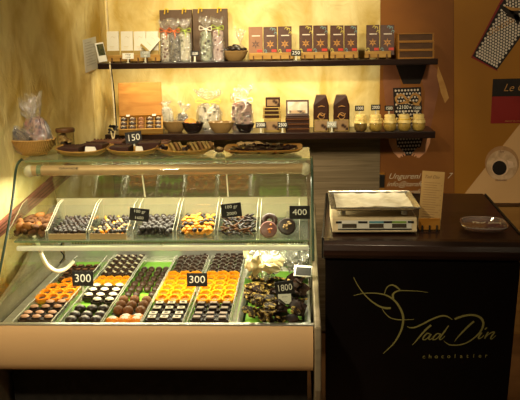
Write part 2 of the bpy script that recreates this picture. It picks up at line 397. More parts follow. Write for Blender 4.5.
for k in range(14): blob(bm, atY(113+rnd.uniform(-3.5, 5), 129+rnd.uniform(-3.5, 4.5), 4.11+rnd.uniform(-.01, .015)), (.011, .009, .008), .4, 9, k, 1)
obj('tangled_knot', bm, CORDB, t, world=True, smooth=True)
obj('loose_end', tube(B(), smoothpts([atY(111, 131, 4.10), atY(112, 136, 4.10), atY(113, 139, 4.10)]), .004, 6), CORDW, t, world=True)
obj('loose_end', tube(B(), smoothpts([atY(115, 131, 4.10), atY(114.3, 136, 4.10), atY(113.8, 139, 4.10)]), .004, 6), CORDW, t, world=True)

# ------------------------------------------------------------------ small signs
def sign(px0, py0, px1, py1, Y, lines, label, group=None, lean=R(8), roll=0, board=SLATE, ink=CHALK, name='price_sign', foot=None, cat='price sign', yaw=0, fs=1, frame_m=None):
    a = atY(px0, py1, Y); b = atY(px1, py0, Y); w = b.x-a.x; h = b.z-a.z
    base = Vector(((a.x+b.x)/2, Y, a.z)); t = thing(name, label, cat, M=frame(base, lean, yaw, roll), group=group)
    obj('board', box(B(), (0, h/2, 0), (w, h, .003)), board, t, bevel=.0006)
    n = len(lines)
    for i, s in enumerate(lines):
        sz = h/n*.80*fs
        text('lettering', s, sz, ink, t, 0, h*(1-(i+.5)/n), .0017, sx=min(1.15, w*.85/(max(1, len(s))*sz*.52)), weight=0)
    if foot is not None:
        f = B(); d = (a.z-foot); 
        box(f, (0, -d/2, 0), (.008, max(d, .004)+.004, .002)); box(f, (0, -d+.001, -.004), (.018, .002, .022)); obj('clear_stand', f, RIM, t)
    return t

# ------------------------------------------------------------------ upper shelf goods
def rack(px0, px1, label, z=US, Y=4.215, h=.030):
    a = atY(px0, 55, Y).x; b = atY(px1, 55, Y).x
    t = thing('bar_rack', label, 'display rack', ((a+b)/2, Y+.02, z), group='wooden racks holding bars on the upper shelf'); L = b-a
    obj('base_board', box(B(), (0, .012, .012), (L, .05, .012)), LWOOD, t, bevel=.002)
    obj('front_rail', box(B(), (0, -.017, .024), (L, .008, .034)), LWOOD, t, bevel=.002)
    n = max(2, round(L/.045))
    for i in range(n):
        x = -L/2+L*(i+.5)/n
        obj('peg', box(B(), (x, -.024, .013), (.006, .008, .026)), DWOOD, t)
    for s in (-1, 1): obj('foot', box(B(), (s*(L/2-.015), .012, .003), (.02, .045, .006)), DWOOD, t)
    return t
RED = mat('red_label', (0.44, 0.024, 0.0096), .4); SILV = mat('pale_title', (.62, .52, .42), .4)
STARM = mat('orange_star', (0.434, 0.196, 0.035), .4); BARBR = mat('brown_wrapper', (.060, .020, .010), .4, c2=(.085, .03, .016), scale=30)
BAROR = mat('copper_wrapper', (0.216, 0.078, 0.018), .35, c2=(0.252, 0.102, 0.03), scale=20); SW_Y = mat('yellow_swirl', (.42, .33, .05), .4); SW_B = mat('blue_swirl', (.12, .2, .2), .4)
def starbm(r, z, cy):
    bm = B(); n = 12
    pts = [(math.cos(PI/2+2*PI*i/n)*(r if i % 2 == 0 else r*.5), cy+math.sin(PI/2+2*PI*i/n)*(r if i % 2 == 0 else r*.5), z) for i in range(n)]
    ribbon(bm, pts+[pts[0]], [.0022, .0022], (0, 0, 1), .0004)
    pts = [(math.cos(2*PI*i/6)*r*.3, cy+math.sin(2*PI*i/6)*r*.3, z) for i in range(7)]; ribbon(bm, pts, [.002, .002], (0, 0, 1), .0004)
    for i in range(6):
        a = PI/2+PI*i/3; ribbon(bm, [(math.cos(a)*r*.35, cy+math.sin(a)*r*.35, z), (math.cos(a)*r*1.25, cy+math.sin(a)*r*1.25, z)], [.003, .0015], (0, 0, 1), .0004)
    return bm
def choc_bar(px0, px1, py_top, label, wrap, star, swirl):
    Y = 4.235; lean = R(7); a = atY(px0, 50, Y); b = atY(px1, 50, Y); w = b.x-a.x; z0 = US+.019
    top = atY((px0+px1)/2, py_top, Y+.018).z; h = (top-z0)/math.cos(lean)
    t = thing('chocolate_bar', label, 'chocolate bar', M=frame(((a.x+b.x)/2, Y, z0), lean), group='patterned chocolate bars on the upper shelf')
    obj('wrapper', box(B(), (0, h/2, 0), (w-.003, h, .011)), wrap, t, bevel=.001)
    zf = .0058
    obj('star_emblem', starbm(w*.24, zf, h*.42), star, t)
    obj('title_strip', box(B(), (.002, h*.70, zf), (w*.56, .0055, .0006)), SILV, t)
    obj('red_label', box(B(), (w*.27, h*.20, zf), (w*.36, .013, .0006)), RED, t)
    if swirl:
        bm = B(); s = 1
        for k, (x0, y0) in enumerate(((.28, .9), (.38, .78), (-.36, .2), (-.3, .12), (.1, .93))):
            x0 *= w; y0 *= h
            ribbon(bm, [(x0-.008, y0-.004, zf), (x0-.002, y0+.006, zf), (x0+.006, y0+.001, zf), (x0+.002, y0-.008, zf)], [.003, .005, .002], (0, 0, 1), .0004)
        obj('swirl_print', bm, swirl, t)
    return t
rack(107.5, 160, 'wooden rack under the cream wrapped bars at the far left')
rack(249, 294, 'wooden rack under the copper bar and its two brown neighbours')
rack(300, 328.5, 'wooden rack under the second group of brown bars from the left')
rack(330.5, 358, 'wooden rack under the third group of brown bars')
rack(365, 391, 'wooden rack beside the stack of small wooden boxes')
for a in ((248.5, 263, 27, 'copper orange wrapped chocolate bar, leftmost of the patterned bars', BAROR, BARBR, None),
          (263.3, 277.3, 27, 'brown chocolate bar with blue swirls directly right of the copper orange one', BARBR, STARM, SW_B),
          (277.8, 292, 26.5, 'brown chocolate bar with yellow swirls third in the left trio', BARBR, STARM, SW_Y),
          (299, 312.6, 25.5, 'left brown bar with yellow swirls on the second patterned rack', BARBR, STARM, SW_Y),
          (313, 328, 25.5, 'right brown bar with blue swirls on the second patterned rack', BARBR, STARM, SW_B),
          (330, 343.8, 25.5, 'left brown bar with yellow swirls on the third patterned rack', BARBR, STARM, SW_Y),
          (344.2, 357.5, 25.5, 'right brown bar with blue swirls on the third patterned rack', BARBR, STARM, SW_B),
          (366, 379.5, 25, 'left brown bar with yellow swirls on the rack at the wall edge', BARBR, STARM, SW_Y),
          (380, 394.5, 25, 'rightmost patterned brown bar with blue swirls beside small wooden boxes', BARBR, STARM, SW_B)):
    choc_bar(*a)
INKG = mat('faint_print', (.55, .47, .3), .6)
def white_bar(cx, py_top, w, label, Y=4.235, roll=0, hpx=None, z0=None):
    lean = R(7); p = atY(cx, 50, Y); z0 = z0 or US+.019; top = atY(cx, py_top, Y+.018).z; h = (top-z0)/math.cos(lean)
    t = thing('chocolate_bar', label, 'chocolate bar', M=frame((p.x, Y, z0), lean, 0, roll), group='cream chocolate bars on the upper shelf')
    obj('wrapper', box(B(), (0, h/2, 0), (w, h, .011)), WHITEB, t, bevel=.001)
    obj('gold_band', box(B(), (0, h*.15, .0002), (w+.0006, h*.3, .0118)), GOLDB, t)
    bm = B(); box(bm, (-w*.08, h*.45, .0058), (w*.4, .003, .0006)); box(bm, (-w*.08, h*.40, .0058), (w*.3, .002, .0006))
    ribbon(bm, [(-w*.2, h*.72, .0056), (-w*.05, h*.82, .0056), (w*.15, h*.76, .0056), (w*.22, h*.82, .0056)], [.001, .002, .001], (0, 0, 1), .0004)
    obj('printed_text', bm, INKG, t); return t
for cx, l in ((113, 'leftmost cream wrapped chocolate bar in the left rack'), (127, 'second cream wrapped bar from the left wall'),
              (140, 'third cream wrapped bar, overlapped at its side by the tilted one'), (152.5, 'fourth cream wrapped bar standing behind the tilted one')):
    white_bar(cx, 31.5, .064, l)
t = thing('chocolate_bar', 'cream chocolate bar tilted diagonally across the fourth one', 'chocolate bar', M=frame(atY(150.5, 42.5, 4.215), R(7), 0, R(-43)), group='cream chocolate bars on the upper shelf')
obj('wrapper', box(B(), (0, 0, 0), (.062, .094, .010)), WHITEB, t, bevel=.001)
bm = B(); box(bm, (0, -.01, .0053), (.03, .003, .0006)); ribbon(bm, [(-.015, .02, .0052), (0, .027, .0052), (.012, .02, .0052)], [.001, .002, .001], (0, 0, 1), .0004); obj('printed_text', bm, INKG, t)
obj('gold_band', box(B(), (.0, -.042, .0002), (.0626, .012, .0106)), GOLDB, t)
# little box leaning at the left end
t = thing('picture_box', 'small white box with dark green picture leaning at upper shelf left end', 'box', M=frame(atY(103, 61, 4.19), R(10), R(25), R(8)))
p = WM[t.name].to_translation(); M = frame((p.x, p.y, US+.004), R(10), R(25), R(8)); t.matrix_world = M; WM[t.name] = M
obj('box_body', box(B(), (0, .053, 0), (.045, .102, .018)), WHITEP, t, bevel=.001)
obj('picture', box(B(), (.002, .066, .0095), (.036, .06, .001)), mat('dark_green_picture', (.03, .035, .012), .4, c2=(.1, .09, .03), scale=60), t)
for a in ((122.5, 53, 133.5, 59, ['100gr', '1200'], 'white price tag in front of the left rack of cream bars', WHITEP, BLACKM), (140.5, 51, 150, 57.5, ['12.00', 'lei'], 'grey price tag below the tilted cream bar', GREYT, CHALK),
          (190.5, 51, 199, 56.3, ['10.00'], 'dark price tag between the two groups of cellophane bags on the upper shelf', SLATE, CHALK), (291, 50, 301, 56, ['250'], 'black price tag between the first two patterned racks', SLATE, CHALK)):
    sign(a[0], a[1], a[2], a[3], 4.17, a[4], a[5], 'small price tags on the upper shelf', name='price_tag', board=a[6], ink=a[7], foot=US, cat='price tag')

# brown gift bags
BAGM = mat('taupe_paper', (0.08625, 0.051, 0.0285), .55, c2=(0.105, 0.06375, 0.036), scale=14, bump=.1); GOLDC = mat('gold_ribbon', (.75, .5, .05), .35, .3)
for x0, x1, yt, l in ((160.5, 192.5, 10, 'left tall taupe gift bag behind the red-bowed cellophane bags'), (193.5, 228, 9, 'right tall taupe gift bag behind the pale green cellophane bag')):
    Y = 4.33; a = atY(x0, 50, Y); b = atY(x1, 50, Y); tz = atY(x0, yt, Y).z; w = b.x-a.x; h = tz-US
    t = thing('gift_bag', l, 'gift bag', ((a.x+b.x)/2, Y+.025, US), group='taupe gift bags on the upper shelf')
    obj('bag_body', poly(B(), [(-w/2, -.03, 0), (w/2, -.03, 0), (w/2, -.012, h), (-w/2, -.012, h)], (0, .03, 0)), BAGM, t, bevel=.002)
    for s in (-.27, .28):
        bm = B(); tube(bm, smoothpts([(s*w-.012, -.016, h-.022), (s*w-.006, -.018, h+.004), (s*w+.008, -.018, h+.001), (s*w+.006, -.018, h-.014)]), .0035, 6); obj('gold_clip', bm, GOLDC, t, smooth=True)

# cellophane bags
def speck(name, base, dot, sc=90, th=.28):
    base = tuple(v*.72 for v in base); dot = tuple(v*.4 for v in dot); th += .10
    return mat(name, dot, .5, c2=base, scale=sc, kind='voronoi', lo=th, hi=th+.06)
def cello_bag(px, pw, pyb, pneck, ptop, Y, z, label, fill, ribbonm, tilt=0, name='cellophane_bag', group='cellophane bags on the upper shelf', depth=.5, seed=0, M=None, w=None, h=None, flare=None, fillh=.93, cat='sweet bag'):
    p = atY(px, pyb, Y); w = w or pw*mpp(Y); hn = (atY(px, pneck, Y).z-z) if h is None else h
    fl = (atY(px, ptop, Y).z-atY(px, pneck, Y).z) if flare is None else flare
    t = thing(name, label, cat, M=M if M is not None else Matrix.Translation((p.x, Y, z)) @ Matrix.Rotation(tilt, 4, 'Y'), group=group)
    rs = random.Random(seed)
    bm = B(); box(bm, (0, 0, hn*fillh/2+.001), (w*.86, w*depth*.86, hn*fillh)); bmesh.ops.bevel(bm, geom=bm.edges[:], offset=w*.12, segments=2, affect='EDGES')
    for v in bm.verts:
        v.co += v.co.normalized()*.004*noise.noise(v.co*40+Vector((seed, 0, 0)))
        if v.co.z < .0008: v.co.z = .0008
    obj('filling', bm, fill, t, smooth=True)
    wob = lambda a, zz: .10*math.sin(a*5+seed+zz*60)+.07*math.sin(a*9+zz*90)
    prof = [(w*.50, .001), (w*.53, hn*.25), (w*.52, hn*.6), (w*.44, hn*.85), (w*.12, hn), (w*.16, hn+fl*.2), (w*.42, hn+fl*.62), (w*.58, hn+fl*(.95))]
    bm = lathe(B(), prof, seg=26, sy=depth*1.25, wob=wob)
    top = [v for v in bm.verts if v.co.z > hn+fl*.5]
    for v in top: v.co.z += rs.uniform(-.25, .2)*fl; v.co.x += rs.uniform(-.08, .08)*w; v.co.y *= .6
    for v in bm.verts: v.co.z = max(v.co.z, .0006)
    obj('cellophane', bm, CELLO, t, smooth=False)
    if ribbonm:
        bm = B(); zz = hn
        tube(bm, smoothpts([(-.003, -w*.1, zz), (-w*.45, -w*.2, zz+.016), (-w*.5, -w*.22, zz-.004), (-.002, -w*.15, zz)]), .0042, 6, .5)
        tube(bm, smoothpts([(.003, -w*.1, zz), (w*.45, -w*.2, zz+.012), (w*.48, -w*.22, zz-.008), (.002, -w*.15, zz)]), .0042, 6, .5)
        tube(bm, smoothpts([(0, -w*.16, zz), (w*.12, -w*.3, zz-.02), (w*.1, -w*.32, zz-.04)]), .003, 6, .5)
        torus(bm, (0, 0, zz), w*.13, .0035, 12, 6); obj('ribbon', bm, ribbonm, t, smooth=True)
    return t
REDR = mat('red_orange_ribbon', (.62, .13, .02), .35); GRNR = mat('lime_ribbon', (.32, .42, .04), .35); YELR = mat('yellow_ribbon', (.7, .48, .06), .35); WHR = mat('white_ribbon', (.8, .76, .66), .4)
F1 = speck('red_dotted_sweets', (.62, .55, .42), (.30, .05, .02), 55, .25); F2 = speck('grey_dark_sweets', (.22, .2, .15), (.05, .035, .02), 60, .35)
F3 = speck('white_green_sweets', (.66, .62, .44), (.18, .2, .06), 60, .2); F4 = speck('pale_green_sweets', (.36, .42, .26), (.05, .05, .02), 38, .22)
F5 = speck('pink_sweets', (.60, .42, .38), (.22, .06, .06), 60, .25)
cello_bag(166.5, 10.5, 57, 31, 20, 4.23, US, 'cellophane bag of red-dotted sweets with a red-orange ribbon, left end of bags', F1, REDR, 0, seed=1)
cello_bag(175, 10.5, 57, 31, 19, 4.20, US, 'cellophane bag of dark grey sweets beside the red-ribboned bag', F2, REDR, 0, seed=2)
cello_bag(185.5, 12, 57, 30.5, 19, 4.22, US, 'cellophane bag of cream and green sweets with a lime ribbon', F3, GRNR, 0, seed=3)
cello_bag(206.5, 11.5, 57, 29, 17, 4.22, US, 'cellophane bag of pale green sweets with a large dark motif', F4, WHR, 0, seed=4)
cello_bag(218.5, 11, 57, 28, 17, 4.22, US, 'cellophane bag of pink sweets, the right end of the bags', F5, GRNR, 0, seed=5)
# baskets
def bowl(px, pw, pyb, pyt, Y, z, label, m, rimm, group, name='wicker_basket', cat='basket', sy=.75, M=None, w=None, h=None, flat=.55):
    p = atY(px, pyb, Y); w = w or pw*mpp(Y); h = h or (atY(px, pyt, Y).z-atY(px, pyb, Y).z)
    t = thing(name, label, cat, M=M if M is not None else Matrix.Translation((p.x, Y, z)), group=group)
    r = w/2
    prof = [(.001, .001), (r*flat, .001), (r*.75, h*.28), (r*.92, h*.66), (r, h), (r*.94, h), (r*.86, h*.66), (r*.68, h*.34), (r*flat*.9, .008), (.001, .008)]
    obj('bowl_body', lathe(B(), prof, seg=32, sy=sy, wob=lambda a, zz: .012*math.sin(a*16)), m, t, smooth=True)
    bm = B(); torus(bm, (0, 0, h), r*.98, .0045 if w < .2 else .006, 32, 6)
    for v in bm.verts: v.co.y *= sy; v.co.z += .0015*math.sin(math.atan2(v.co.y, v.co.x)*14)
    obj('rim', bm, rimm, t, smooth=True)
    return t
bowl(235, 25, 59, 49.5, 4.25, US, 'small wicker basket of dark eggs on the upper shelf', WICKER, WICKER, 'wicker baskets on the shelves', sy=.6)
p = atY(235, 59, 4.25)
eg = None
for k, (dx, dy, dz, ry) in enumerate(((-.040, -.01, .055, .3), (-.010, -.018, .062, -.2), (.022, -.01, .060, .2), (.040, .008, .055, -.3), (-.02, .015, .066, 0), (.01, .012, .072, .4))):
    M = Matrix.Translation((p.x+dx, 4.25+dy*1.2, US+dz)) @ Matrix.Rotation(ry, 4, 'Y')
    if eg is None: eg = tag(obj('chocolate_egg', blob(B(), (0, 0, 0), (.027, .017, .014), .03), BLACKBOWL, smooth=True), 'glossy dark egg-shaped chocolate in the wicker basket on the upper shelf', 'chocolate', 'dark eggs in the basket', M)
    else:
        e = eg.copy(); COL.objects.link(e); e.matrix_world = M
cello_bag(240.5, 9, 56, 44, 28, 4.29, US, 'empty-looking pale cellophane twist standing behind the basket of dark eggs', WHITEP, None, seed=6, fillh=.4, depth=.3)
# wooden boxes at the right end: three stacked
for k in range(3):
    Y = 4.23; a = atY(397.5, 57, Y); b = atY(433.5, 57, Y); w = b.x-a.x; hz = .043; z0 = US+k*(hz+.0004)
    t = thing('wooden_box', ('small shallow wooden box, bottom of the stack of three', 'small shallow wooden box, middle of the stack of three', 'small shallow wooden box, topmost of the stack of three')[k], 'wooden box', ((a.x+b.x)/2-.002*k, Y, z0), group='stacked wooden boxes')
    d = .10; obj('bottom_board', box(B(), (0, d/2-.02, .003), (w, d, .006)), OWOOD, t); obj('top_board', box(B(), (0, d/2-.018, hz-.0025), (w+.002, d+.006, .005)), OWOOD, t)
    for s in (-1, 1): obj('side_board', box(B(), (s*(w/2-.004), d/2-.02, hz/2), (.008, d, hz-.012)), OWOOD, t)
    obj('front_board', box(B(), (0, -.014, hz/2), (w-.016, .006, hz-.012)), DWOOD, t)
    obj('back_board', box(B(), (0, .075, hz/2), (w-.018, .006, hz-.012)), DWOOD, t)

# ------------------------------------------------------------------ lower shelf goods
Y = 4.20
t = thing('praline_box', 'open wooden box of assorted pralines with its lid raised, left on the lower shelf', 'praline box', M=Matrix.Translation((atY(141.5, 130, Y).x, Y+.0, LS+.0005)) @ Matrix.Rotation(R(9), 4, 'Z') @ Matrix.Translation((0, -.06, 0)) @ Matrix.Rotation(R(27), 4, 'X') @ Matrix.Translation((0, .06, 0)))
w, d, h = .232, .128, .036
bm = B(); box(bm, (0, d/2-.064, .004), (w, d, .008)); obj('base_board', bm, OWOOD, t)
for nm, c_, s_ in (('front_board', (0, -.064+.004, h/2), (w, .008, h)), ('back_board', (0, d-.068, h/2+.006), (w, .008, h+.012)), ('side_board', (-w/2+.004, d/2-.064, h/2+.003), (.008, d-.01, h)), ('side_board', (w/2-.004, d/2-.064, h/2+.003), (.008, d-.01, h))):
    obj(nm, box(B(), c_, s_), LWOOD if nm != 'back_board' else OWOOD, t, bevel=.001)
bm = B()
for i in range(1, 5): box(bm, (-w/2+w*i/5, d/2-.064, h-.012), (.002, d-.016, .022))
for j in range(1, 3): box(bm, (0, -.060+(d-.01)*j/3, h-.012), (w-.014, .002, .022))
obj('divider_grid', bm, LWOOD, t)
lidM = Matrix.Translation((0, d-.066, h+.006)) @ Matrix.Rotation(R(-36), 4, 'X')
obj('lid', box(B(), (0, 0, .088), (w, .012, .176), lidM), OWOOD, t, bevel=.002)
bm = B(); box(bm, (-w*.3, -.006, .0), (.02, .006, .01), lidM); box(bm, (w*.3, -.006, .0), (.02, .006, .01), lidM); obj('hinge', bm, STEEL, t)
obj('prop_block', poly(B(), [(-w*.4, .03, 0), (-w*.4, .064, 0), (-w*.4, .064, -.0619), (-w*.4, .053, -.0575)], (w*.8, 0, 0)), DWOOD, t)
pb = WM[t.name]; proto = {}
for j in range(3):
    for i in range(5):
        kind = ORANGE if i == 2 else (CHOC, CHOC2)[(i+j) % 2]
        kk = 'orange' if i == 2 else 'dark'+str((i+j) % 2)
        M = pb @ Matrix.Translation((-w/2+w*(i+.5)/5, -.060+(d-.01)*(j+.5)/3, .0085+.012)) 
        lab = 'copper-coloured praline in the middle column of the open wooden box' if i == 2 else 'dark praline in an outer column of the open wooden box'
        if kk not in proto:
            o = obj('boxed_praline', blob(B(), (0, 0, .010), (.0205, .018, .012), .05), MILK if i == 2 else kind, smooth=True)
            proto[kk] = tag(o, lab, 'praline', 'pralines in the open wooden box', M)
            obj('drizzle', ribbon(B(), [(-.01, -.006, .018), (-.002, .004, .0215), (.004, -.005, .0215), (.011, .005, .017)], [.002, .003, .002], (0, 0, 1), .002), WTOP if i != 2 else COPPER, o)
        else: dup(proto[kk], M)
GB = 'wicker baskets on the shelves'
def inb(px, Y): return atY(px, 128, Y).x
bowl(175, 25, 128.5, 118, 4.25, LS, 'wicker basket with a white dotted packet, left of the bowl with an orange slice', WICKER, WICKER, GB, sy=.7)
F6 = speck('white_black_dots', (.74, .70, .55), (.12, .1, .07), 75, .2)
cello_bag(168.5, 12.5, 122, 106, 101, 4.25, LS+.018, 'white dotted packet standing in the left wicker basket', F6, None, R(-6), seed=7, group='packets on the lower shelf', depth=.35)
cello_bag(181, 11, 122, 112, 102, 4.25, LS+.018, 'small clear packet of grey sweets in the left wicker basket', F2, None, R(10), seed=8, group='packets on the lower shelf', depth=.35)
bowl(193, 21.5, 132, 122, 4.185, LS, 'black bowl holding an orange slice, front of the lower shelf', BLACKBOWL, BLACKBOWL, 'black bowls on the lower shelf', name='lacquer_bowl', cat='bowl', sy=.62)
t = thing('orange_slice', 'large dried orange slice leaning in the black bowl', 'orange slice', M=frame((inb(190.5, 4.185), 4.18, LS+.042), R(25)))
obj('flesh', lathe(B(), [(.001, -.003), (.027, -.003), (.027, .003), (.001, .003)], (0, .016, 0), 24, sy=.8), ORANGE, t, smooth=True)
bm = B(); torus(bm, (0, 0, 0), .028, .0035, 24, 6)
for v in bm.verts: v.co.y = v.co.y*.8+.016
obj('rind', bm, mat('dried_rind', (.5, .16, .01), .5), t, smooth=True)
eg = None
for k in range(7):
    M = Matrix.Translation((inb(193, 4.185)-.035+k*.0115, 4.18+.012*math.sin(k*2.3), LS+.046+.004*math.cos(k*1.9))) @ Matrix.Rotation(k, 4, 'Z')
    if eg is None: eg = tag(obj('chocolate_chunk', blob(B(), (0, 0, 0), (.014, .012, .009), .3, 8, 3), MILK, smooth=True), 'brown chunk heaped beside the orange slice in the black bowl', 'chocolate', 'chunks in the black bowl', M)
    else: e = eg.copy(); COL.objects.link(e); e.matrix_world = M
F7 = speck('cream_grey_sweets', (.76, .70, .52), (.22, .17, .1), 45, .22)
cello_bag(209.5, 23, 127, 101.5, 89, 4.29, LS, 'large cellophane bag with a yellow ribbon behind the middle wicker basket', F7, YELR, 0, seed=9, group='packets on the lower shelf', depth=.5)
bowl(221.5, 25.5, 132, 121.5, 4.185, LS, 'shallow wicker basket of pale sweets, front centre of the lower shelf', WICKER, WICKER, GB, sy=.62)
eg = None
for k in range(14):
    M = Matrix.Translation((inb(221.5, 4.185)-.046+(k % 7)*.0155, 4.172+.022*(k//7), LS+.047+.004*math.cos(k*1.9))) @ Matrix.Rotation(k, 4, 'Z')
    if eg is None: eg = tag(obj('pale_sweet', blob(B(), (0, 0, 0), (.012, .009, .008), .2, 8, 3), WTOP, smooth=True), 'pale sweet in the shallow wicker basket at front centre', 'sweet', 'pale sweets in the shallow basket', M)
    else: e = eg.copy(); COL.objects.link(e); e.matrix_world = M
bowl(245, 18.5, 132, 123.5, 4.185, LS, 'black bowl under the red-bowed cellophane bag on the lower shelf', BLACKBOWL, BLACKBOWL, 'black bowls on the lower shelf', name='lacquer_bowl', cat='bowl', sy=.7)
F8 = speck('brown_pink_sweets', (.42, .2, .13), (.13, .035, .02), 42, .3)
cello_bag(244.5, 16.5, 125, 100, 86, 4.185, LS+.012, 'tall cellophane bag of red-brown sweets standing in a black bowl', F8, WHR, 0, seed=10, group='packets on the lower shelf', depth=.45)
cello_bag(236.5, 9, 125, 101, 93, 4.27, LS, 'slim cellophane bag of brown sweets with a red bow behind the right black bowl', F8, REDR, 0, seed=11, group='packets on the lower shelf', depth=.5)
# gold boxes
CBOX = mat('chocolate_card', (0.024, 0.0078, 0.0036), .35, c2=(0.0348, 0.012, 0.006), scale=20); PIC = mat('window_chocolates', (0.03, 0.015, 0.012), .3, c2=(0.27, 0.168, 0.084), scale=35, kind='voronoi', lo=.2, hi=.5)
def pbox(px0, px1, pyb, pyt, Yf, d, z0, label, m, grp, win=None, name='chocolate_box', lean=0, h=None, sheen=None):
    a = atY(px0, pyb, Yf); b = atY(px1, pyb, Yf); w = b.x-a.x; h = h or (atY(px0, pyt, Yf).z-atY(px0, pyb, Yf).z)
    t = thing(name, label, 'chocolate box', M=Matrix.Translation(((a.x+b.x)/2, Yf, z0)) @ Matrix.Rotation(-lean, 4, 'X'), group=grp)
    obj('carton', box(B(), (0, d/2, h/2), (w, d, h)), m, t, bevel=.0015)
    if win: obj('picture_window', box(B(), (0, -.0006, h*.47), (w*.8, .001, h*.66)), win, t)
    return t, w, h
g = 'small gold-edged boxes stacked on the lower shelf'
_, w, h = pbox(264, 281, 127.5, 114.5, 4.2, .07, LS, 'small gold-edged picture box, bottom of the narrow stack', GOLDB, g, PIC)
h1 = .071
_, w, h = pbox(262.5, 281, 113, 109, 4.215, .07, LS+h+.0005, 'thin gold box, second from bottom of the narrow stack', GOLDB, g, CBOX); z = LS+h1
z = LS+(atY(264, 114.5, 4.2).z-atY(264, 127.5, 4.2).z)+h+.001
_, w, h = pbox(263, 280.5, 109, 105, 4.215, .07, z, 'thin gold box, third from bottom of the narrow stack', GOLDB, g, CBOX); z += h+.0005
_, w, h = pbox(263, 280, 105, 102, 4.215, .07, z, 'thin gold box, second from top of the narrow stack', GOLDB, g, CBOX); z += h+.0005
pbox(265.5, 280, 102.5, 93, 4.22, .05, z, 'dark picture box, topmost of the narrow stack', CBOX, g, PIC)
g = 'flat brown boxes stacked on the lower shelf'; z = LS
for k, l in enumerate(('flat brown box, bottom of the wide stack', 'flat brown box, second from bottom of the wide stack', 'flat brown box directly under the shiny propped one')):
    _, w, h = pbox(285.5, 309.5, 127.5, 123, 4.19, .09, z, l, CBOX, g, None, h=.0255); z += h+.0005
    obj('lid_edge', box(B(), (0, -.001, h*.62), (w+.003, .004, .003)), MILK, _)
t, w, h = pbox(286, 309, 112, 96, 4.225, .012, z+.002, 'brown box with a shiny window propped on top of the wide stack', CBOX, g, None, lean=R(16), h=.088)
obj('clear_window', box(B(), (0, -.0008, h*.52), (w*.86, .001, h*.72)), mat('shiny_film', (0.45, 0.378, 0.27), .12, .4, c2=(0.702, 0.63, 0.495), scale=20), t)
obj('chocolates_print', box(B(), (0, -.0014, h*.26), (w*.7, .0006, h*.18)), PIC, t)
# two peaked bags
g = 'peaked brown bags on the lower shelf'
for x0, x1, l in ((313.5, 329, 'left peaked dark brown bag of chocolates on the lower shelf'), (333.5, 349.5, 'right peaked dark brown bag of chocolates next to the gold-topped jars')):
    Yf = 4.19; a = atY(x0, 128, Yf); b = atY(x1, 128, Yf); w = b.x-a.x; h = atY(x0, 95.5, Yf).z-LS
    t = thing('peaked_bag', l, 'chocolate bag', ((a.x+b.x)/2, Yf, LS), group=g)
    pts = [(-w/2, 0, 0), (w/2, 0, 0), (w/2, 0, h*.72), (w*.34, .015, h*.97), (w*.30, .018, h), (-w*.30, .018, h), (-w*.34, .015, h*.97), (-w/2, 0, h*.72)]
    obj('bag_body', poly(B(), pts, (0, .05, 0)), CBOX, t, bevel=.0015)
    obj('gold_frame', box(B(), (0, -.0008, h*.17), (w*.9, .0015, h*.33)), GOLDB, t)
    obj('picture_window', box(B(), (0, -.0018, h*.17), (w*.82, .001, h*.29)), PIC, t)
    bm = B(); ribbon(bm, [(-w*.25, -.0006, h*.40), (-w*.1, -.0006, h*.48), (w*.1, -.0006, h*.44), (w*.25, -.0006, h*.5)], [.004, .007, .003], (0, -1, 0), .0005)
    torus(bm, (0, -.001, h*.43), w*.2, .0014, 16, 4, M=Matrix.Rotation(PI/2, 4, 'X'))
    ribbon(bm, [(-w*.22, -.0006, h*.68), (0, -.0006, h*.71), (w*.22, -.0006, h*.69)], [.002, .005, .002], (0, -1, 0), .0005); obj('gold_print', bm, mat('dull_gold_print', (.34, .17, .05), .4), t)
# five jars
g = 'small jars with gold paper caps on the lower shelf'
HONEY = mat('honey_filling', (.50, .30, .06), .35, c2=(.72, .50, .15), scale=40); CAPM = mat('gold_paper_cap', (.74, .52, .15), .4, .1, c2=(.86, .68, .28), scale=30, bump=.3)
names5 = ('leftmost gold-capped jar, on its own against the yellow wall', 'second gold-capped jar, at the edge of the yellow wall', 'middle one of the five gold-capped jars', 'fourth gold-capped jar, under the white-lettered tag', 'rightmost gold-capped jar near the end of the shelf')
jt = ['1000', '2000', '1500', '2100', '1500']
for k, cx in enumerate((360.6, 375.6, 389.8, 404, 418.5)):
    Yj = 4.19; x = atY(cx, 128, Yj).x; r = .0355
    t = thing('honey_jar', names5[k], 'jar', (x, Yj, LS), rz=k*.7, group=g)
    obj('glass_body', lathe(B(), [(.001, 0), (r*.66, 0), (r*.95, .012), (r, .026), (r*.95, .042), (r*.74, .056), (r*.70, .062)], seg=20), JARGL, t, smooth=True)
    obj('filling', lathe(B(), [(.001, .002), (r*.66, .002), (r*.92, .013), (r*.95, .030), (r*.88, .044), (r*.66, .055), (.001, .056)], seg=20), HONEY if k else mat('dark_honey', (.16, .1, .03), .35, c2=(.3, .18, .06), scale=30), t, smooth=True)
    obj('paper_cap', lathe(B(), [(r*1.02, .044), (r*.98, .054), (r*.80, .062), (r*.78, .068), (r*.80, .082), (r*.72, .087), (.001, .088)], seg=28, wob=lambda a, zz: .05*math.sin(a*9) if zz < .058 else .02*math.sin(a*9)), CAPM, t, smooth=True)
    bm = B(); torus(bm, (0, 0, .063), r*.84, .0028, 18, 6); tube(bm, smoothpts([(0, -r*.85, .063), (-.012, -r*.98, .069), (-.014, -r*.98, .06), (0, -r*.86, .062), (.012, -r*.98, .069), (.014, -r*.98, .06), (0, -r*.86, .062)]), .002, 5); obj('string_bow', bm, GOLDC if k == 3 else CAPM, t, smooth=True)
